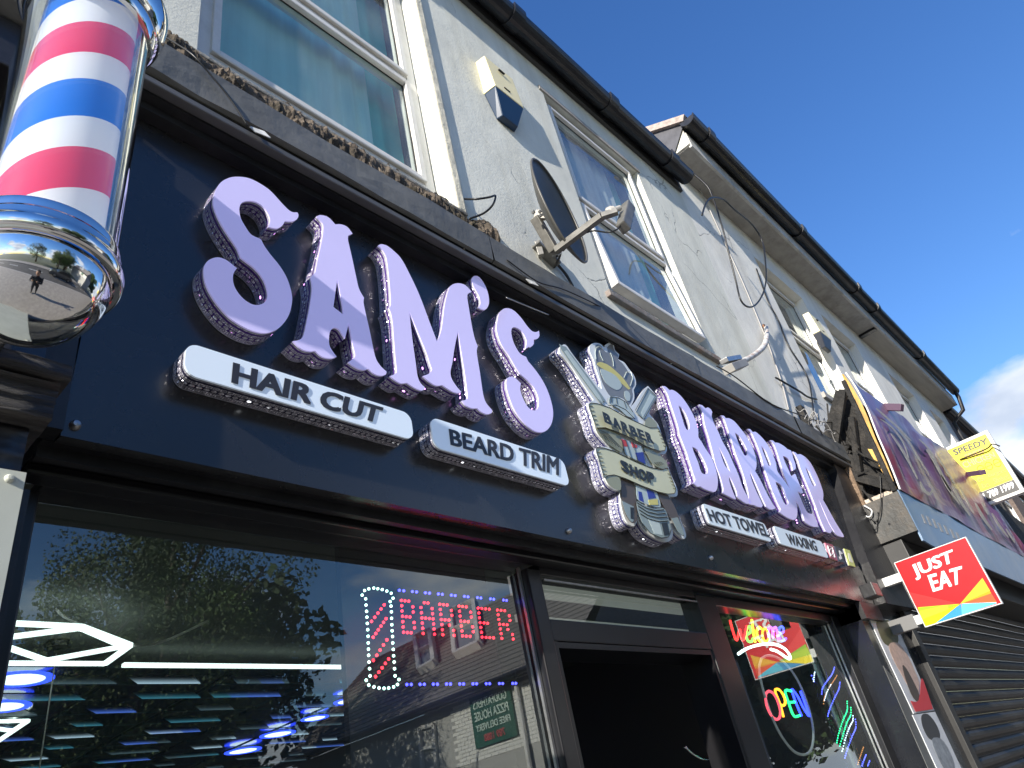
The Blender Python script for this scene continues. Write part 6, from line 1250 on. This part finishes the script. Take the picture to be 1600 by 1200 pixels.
# courses of bricks on the side facing the shop's window
bs = MB().box(-0.012, 0.01, 0, 0.215, 0, 0.066).build('brick', M_wbr, oh, fixn=False); k = 0
nb_ = 0
for r_ in range(16):
    for c_ in range(17):
        y = yB - 3.95 + c_ * 0.226 - (r_ % 2) * 0.113; z = ZE - .12 - (r_ + 1) * 0.077
        o = bs if nb_ == 0 else bs.copy()
        if nb_: COL.objects.link(o)
        o.location = Vector((xe + .345, y, z)) - Vector(oh.location); nb_ += 1
rf = MB(); rz = 2.9; rx = 3.4
rf.quad((xe, yA - .3, ZE), (xe, yB, ZE), (xe + rx, yB, ZE + rz), (xe + rx, yA - .3, ZE + rz)); rf.quad((xe + rx, yA - .3, ZE + rz), (xe + rx, yB, ZE + rz), (xe + 2 * rx, yB, ZE), (xe + 2 * rx, yA - .3, ZE)); rf.quad((xe, yA - .3, ZE - .12), (xe, yB, ZE - .12), (xe, yB, ZE), (xe, yA - .3, ZE))
rf.quad((xe + .3, yB, ZE - .1), (xe + 7, yB, ZE - .1), (xe + rx, yB, ZE + rz))
rf.build('roof', mat('grey_slates', (0.20, 0.185, 0.175), 0.75, var=0.3, vs=9, stretch=(1, 1, 2), bump=0.5, bs=12), oh)
bt = MB(); 
for i in range(20):
    t = (i + 1) / 21; bt.box(xe + rx * t - .01, xe + rx * t + .012, yA - .3, yB, ZE + rz * t, ZE + rz * t + .018)
tag(bt.build('slate_course', M_slate, oh), kind='stuff')
g = MB(); g.tube([(xe - .06, yA - .3, ZE - .02), (xe - .06, yB, ZE - .02)], 0.07, 8); g.build('gutter', M_gut, oh)
g = MB(); pxl = mir(PX(812, 1090, xe + .3)); g.tube([(xe + .25, pxl.y, ZE - .1), (xe + .25, pxl.y, 0)], 0.05, 8); g.build('downpipe', M_upvc, oh)
# dormer windows
nrm = Vector((-rz, 0, rx)).normalized()
def roofpt(px, py):      # point of the mirrored roof plane
    return mir(PP(px, py, (xe, 5, ZE), Vector((-rz, 0, rx))))
for q in ([(652, 1000), (676, 990), (683, 1040), (660, 1053)], [(709, 958), (745, 944), (754, 1010), (717, 1028)]):
    P = [roofpt(*p) for p in q]; up_ = nrm * 0.10
    P = [p + up_ for p in P]; g = MB()
    for a, b_ in zip(P, P[1:] + P[:1]): g.bar(a, b_, 0.12, 0.22, up=nrm)
    m1 = (P[0] + P[3]) / 2; m2 = (P[1] + P[2]) / 2; g.bar(m1, m2, 0.09, 0.2, up=nrm)
    d = g.build('dormer_window', M_upvc, oh); MB().quad(*P).build('pane', mk('dormer_glass', (0.25, 0.3, 0.33), 0.1), d)
# sign board on that house
q = [(734, 1086), (800, 1073), (807, 1149), (744, 1172)]
P = [mir(PX(*p, xe + .30)) for p in q]; zt = (P[0].z + P[1].z) / 2; zb_ = (P[2].z + P[3].z) / 2; y0_ = (P[0].y + P[3].y) / 2; y1_ = (P[1].y + P[2].y) / 2
gb = thing('sign_board', (xe, (y0_ + y1_) / 2, zb_), 'green pizza house sign board on the white brick wall, seen mirrored in the glass', 'sign')
g = MB(); g.box(xe + .27, xe + .33, min(y0_, y1_), max(y0_, y1_), zb_, zt); g.build('board', mk('sign_dark_green', (0.02, 0.10, 0.07), 0.4), gb)
M_gl = mk('pale_green_lettering', (0.55, 0.68, 0.6), 0.5); M_gr = mk('dull_red_lettering', (0.45, 0.08, 0.08), 0.5)
yl_, yr_ = max(y0_, y1_), min(y0_, y1_)
Xs = xe + .268
def brd(txt, v0, v1, m, u0=0.08, u1=0.92, bold=0.02):
    L0 = yl_ + (yr_ - yl_) * u0; L1 = yl_ + (yr_ - yl_) * u1; z1 = zt - (zt - zb_) * v0; z2 = zt - (zt - zb_) * v1
    text_on('lettering', txt, (Xs, L0, z1), (Xs, L0, z2), (Xs, L1, z1), (Xs, L1, z2), m, gb, (-1, 0, 0), 0.01, bold)
brd("GODFATHER'S", .08, .26, M_gl); brd('PIZZA HOUSE', .32, .50, M_gl); brd('FREE DELIVERY', .57, .70, M_gl); brd('789 1888', .78, .92, M_gr, .25, .75)
# sash window and dark ground floor
g = MB(); P = [mir(PX(*p, xe + .30)) for p in [(655, 1138), (678, 1132), (682, 1200), (660, 1205)]]
for a, b_ in zip(P, P[1:] + P[:1]): g.bar(a, b_, 0.08, 0.08)
g.bar((P[0] + P[3]) / 2, (P[1] + P[2]) / 2, 0.07, 0.07); g.build('window', M_upvc, oh)
# trees over the road
M_leaf = mat('leaves', (0.075, 0.12, 0.03), 0.6, var=0.6, vs=1.2); M_leafd = mat('leaves_dark', (0.05, 0.085, 0.03), 0.6, var=0.5, vs=1.5); M_bark = mk('bark', (0.09, 0.07, 0.05), 0.9, var=0.3)
def tree(x, y, h, rad, lab, m, n_=13000, seed=1, ls=1.0):
    rnd = random.Random(seed); t = thing('tree', (x, y, -.1), lab, 'tree', 'trees across the road')
    tr = MB(); tr.tube([(x, y, -.1), (x + .1, y, h * .3), (x - .1, y + .1, h * .6), (x, y, h * .9)], [0.28, 0.2, 0.12, 0.03], 9)
    for k in range(9):
        a = rnd.random() * 6.28; z0 = h * rnd.uniform(.3, .7); l = rad * rnd.uniform(.6, 1); tr.tube([(x, y, z0), (x + l * .5 * math.cos(a), y + l * .5 * math.sin(a), z0 + l * .4), (x + l * math.cos(a), y + l * math.sin(a), z0 + l * .9)], [0.1, 0.06, 0.02], 6)
    tr.build('trunk', M_bark, t, smooth='all')
    cl = [(rnd.uniform(-1, 1) * rad * .75, rnd.uniform(-1, 1) * rad * .75, h * rnd.uniform(.24, .93), rad * rnd.uniform(.16, .36)) for _ in range(60)]
    g = MB()
    for i in range(n_):
        c = cl[rnd.randrange(len(cl))]; v = Vector((rnd.gauss(0, 1), rnd.gauss(0, 1), rnd.gauss(0, 1))).normalized() * c[3] * rnd.uniform(.5, 1.15)
        p = Vector((x + c[0], y + c[1], c[2])) + v; s = rnd.uniform(.045, .10) * ls; a = Vector((rnd.gauss(0, 1), rnd.gauss(0, 1), rnd.gauss(0, 1))).normalized(); b_ = a.orthogonal().normalized()
        g.quad(p - a * s, p + b_ * s * .5, p + a * s, p - b_ * s * .5)
    g.build('crown', m, t, fixn=False)
tree(3.9, -12.6, 6.9, 2.4, 'bushy green tree across the road, leftmost in the window reflection', M_leaf, 30000, seed=1, ls=.66)
tree(6.8, -14.2, 8.7, 2.6, 'pointed green tree across the road, second in the window reflection', M_leaf, 32000, seed=2, ls=.66)
tree(8.4, -16.5, 12.0, 2.9, 'dark dense tree across the road, beside the white brick house', M_leafd, 32000, seed=3, ls=.75)
tree(12.6, -23, 13.5, 4.0, 'tall dark tree behind the white brick house', M_leafd, 12000, seed=4)
tree(24, -9.5, 11.0, 4.2, 'broad dark tree further up the road, seen in the right hand window', M_leafd, 22000, seed=8, ls=3.0)
tree(36, -9.0, 13.0, 5.0, 'tall far tree up the road, seen in the right hand window', M_leafd, 20000, seed=9, ls=3.5)
tree(4.6, -17.5, 7.6, 3.4, 'low spreading tree in the second row behind the pointed one', M_leafd, 12000, seed=11, ls=2.2)
tree(11.0, -21, 12.0, 4.0, 'big tree in the second row left of the roof end', M_leafd, 12000, seed=12, ls=2.4)
tree(-3.2, -12, 7.0, 2.8, 'round tree across the road, far left of the row', M_leafd, seed=5)
# parked car by the far kerb
car = thing('parked_car', (3.0, -5.3, -.125), 'dark grey car parked across the road, seen small in the chrome bowl', 'car')
def extr(prof, y0, y1, tape=0.0): 
    g = MB(); n_ = len(prof); g.v = [(x, y0, z) for x, z in prof] + [(x, y1, z) for x, z in prof]; g.f = [tuple(range(n_)), tuple(range(n_, 2 * n_))[::-1]] + [(i, (i + 1) % n_, n_ + (i + 1) % n_, n_ + i) for i in range(n_)]; return g
cxr, cyr = 3.0, -5.3
bp_ = [(cxr + a, b_ - .125) for a, b_ in [(-2.1, .3), (-2.12, .62), (-1.95, .82), (-1.0, .92), (1.55, .98), (2.05, .88), (2.12, .5), (2.05, .28)]]
extr(bp_, cyr - .88, cyr + .88).build('body', mk('car_paint', (0.06, 0.065, 0.07), 0.2, coat=1), car, bevel=0.06, smooth=True)
extr([(cxr + a, b_ - .125) for a, b_ in [(-1.0, .92), (-.35, 1.4), (.95, 1.42), (1.6, .97)]], cyr - .78, cyr + .78).build('cabin_glass', mk('car_glass', (0.02, 0.025, 0.03), 0.05), car, bevel=0.05, smooth=True)
g = MB(); g.box(cxr - .32, cxr + .92, cyr - .7, cyr + .7, 1.285, 1.32); g.build('roof_panel', MATS['car_paint'], car, bevel=0.015)
for wx in (-1.3, 1.32):
    for wy in (-.86, .86):
        wh = MB().lathe([(0.001, -.1), (.3, -.1), (.32, -.06), (.32, .06), (.3, .1), (0.001, .1)], (cxr + wx, cyr + wy, .2), 24, 'y').build('wheel', mk('tyre', (0.02, 0.02, 0.02), 0.8), car, smooth=True)
        MB().lathe([(0.001, -.105), (.19, -.105), (.2, .105), (.001, .105)], (cxr + wx, cyr + wy, .2), 20, 'y').build('rim', M_steel, wh, smooth=True)
for wy in (-.62, .62): g = MB(); g.box(cxr - 2.13, cxr - 2.05, cyr + wy - .18, cyr + wy + .18, .45, .58); g.build('headlight', mk('lens', (0.8, 0.8, 0.8), 0.1), car, bevel=0.02)

# the photographer, seen only as a small figure in the chrome bowl
def person():
    t = thing('person', (0.02, -0.45, 0), 'person in dark jacket and jeans holding up a phone, tiny in the chrome bowl', 'person')
    V = [((0, -.50, .98), .14), ((0, -.50, 1.15), .13), ((0, -.49, 1.34), .16), ((0, -.48, 1.47), .07), ((0, -.45, 1.54), .06),
         ((-.19, -.48, 1.40), .065), ((-.24, -.36, 1.20), .05), ((-.08, -.14, 1.42), .035), ((.19, -.48, 1.40), .065), ((.24, -.36, 1.20), .05), ((.08, -.14, 1.42), .035),
         ((-.10, -.50, .90), .10), ((-.12, -.48, .50), .07), ((-.13, -.50, .09), .045), ((-.14, -.38, .04), .04), ((.10, -.50, .90), .10), ((.12, -.50, .50), .07), ((.13, -.55, .09), .045), ((.14, -.43, .04), .04)]
    E_ = [(0, 1), (1, 2), (2, 3), (3, 4), (2, 5), (5, 6), (6, 7), (2, 8), (8, 9), (9, 10), (0, 11), (11, 12), (12, 13), (13, 14), (0, 15), (15, 16), (16, 17), (17, 18)]
    me = bpy.data.meshes.new('body'); me.from_pydata([v[0] for v in V], E_, []); ob = bpy.data.objects.new('body', me); COL.objects.link(ob)
    md = ob.modifiers.new('s', 'SKIN'); sv = me.skin_vertices[0].data
    for i, v in enumerate(V): sv[i].radius = (v[1], v[1])
    sv[0].use_root = True
    sb = ob.modifiers.new('u', 'SUBSURF'); sb.levels = 2; sb.render_levels = 2
    me.materials.append(mk('dark_jacket', (0.025, 0.027, 0.035), 0.8)); ob.parent = t; ob.location = -Vector(t.location)
    hd = MB().lathe([(0.001, -.13), (.05, -.12), (.075, -.06), (.085, 0), (.08, .06), (.05, .105), (.001, .12)], (0, -.44, 1.66), 20); M_sk = mk('skin', (0.45, 0.28, 0.2), 0.5)
    hd.build('head', M_sk, t, smooth='all')
    MB().lathe([(0.09, 0.0), (.092, .04), (.07, .1), (.03, .13), (.001, .135)], (0, -.455, 1.665), 20).build('hair', mk('dark_hair', (0.02, 0.015, 0.012), 0.6), t, smooth='all')
    for s in (-1, 1):
        h = MB()
        h.tube([(s * .08, -.14, 1.42), (s * .075, -.115, 1.46), (s * .07, -.10, 1.50)], [.03, .036, .03], 8)
        for k in range(4): h.tube([(s * (.085 - .012 * k), -.105, 1.49), (s * (.07 - .008 * k), -.085, 1.53 + .005 * k), (s * (.05 - .005 * k), -.075, 1.545 + .008 * k)], [.010, .009, .007], 6)
        h.tube([(s * .055, -.12, 1.475), (s * .045, -.125, 1.50), (s * .04, -.12, 1.53)], [.012, .010, .008], 6); h.build('hand', M_sk, t, smooth='all')
    return t
person()
ph = MB().box(-.078, .078, -.072, -.064, 1.515, 1.595); tag(ph.build('phone', mk('phone_black', (0.02, 0.02, 0.02), 0.2), bevel=0.003), 'black phone held level in both hands by the person', 'phone')
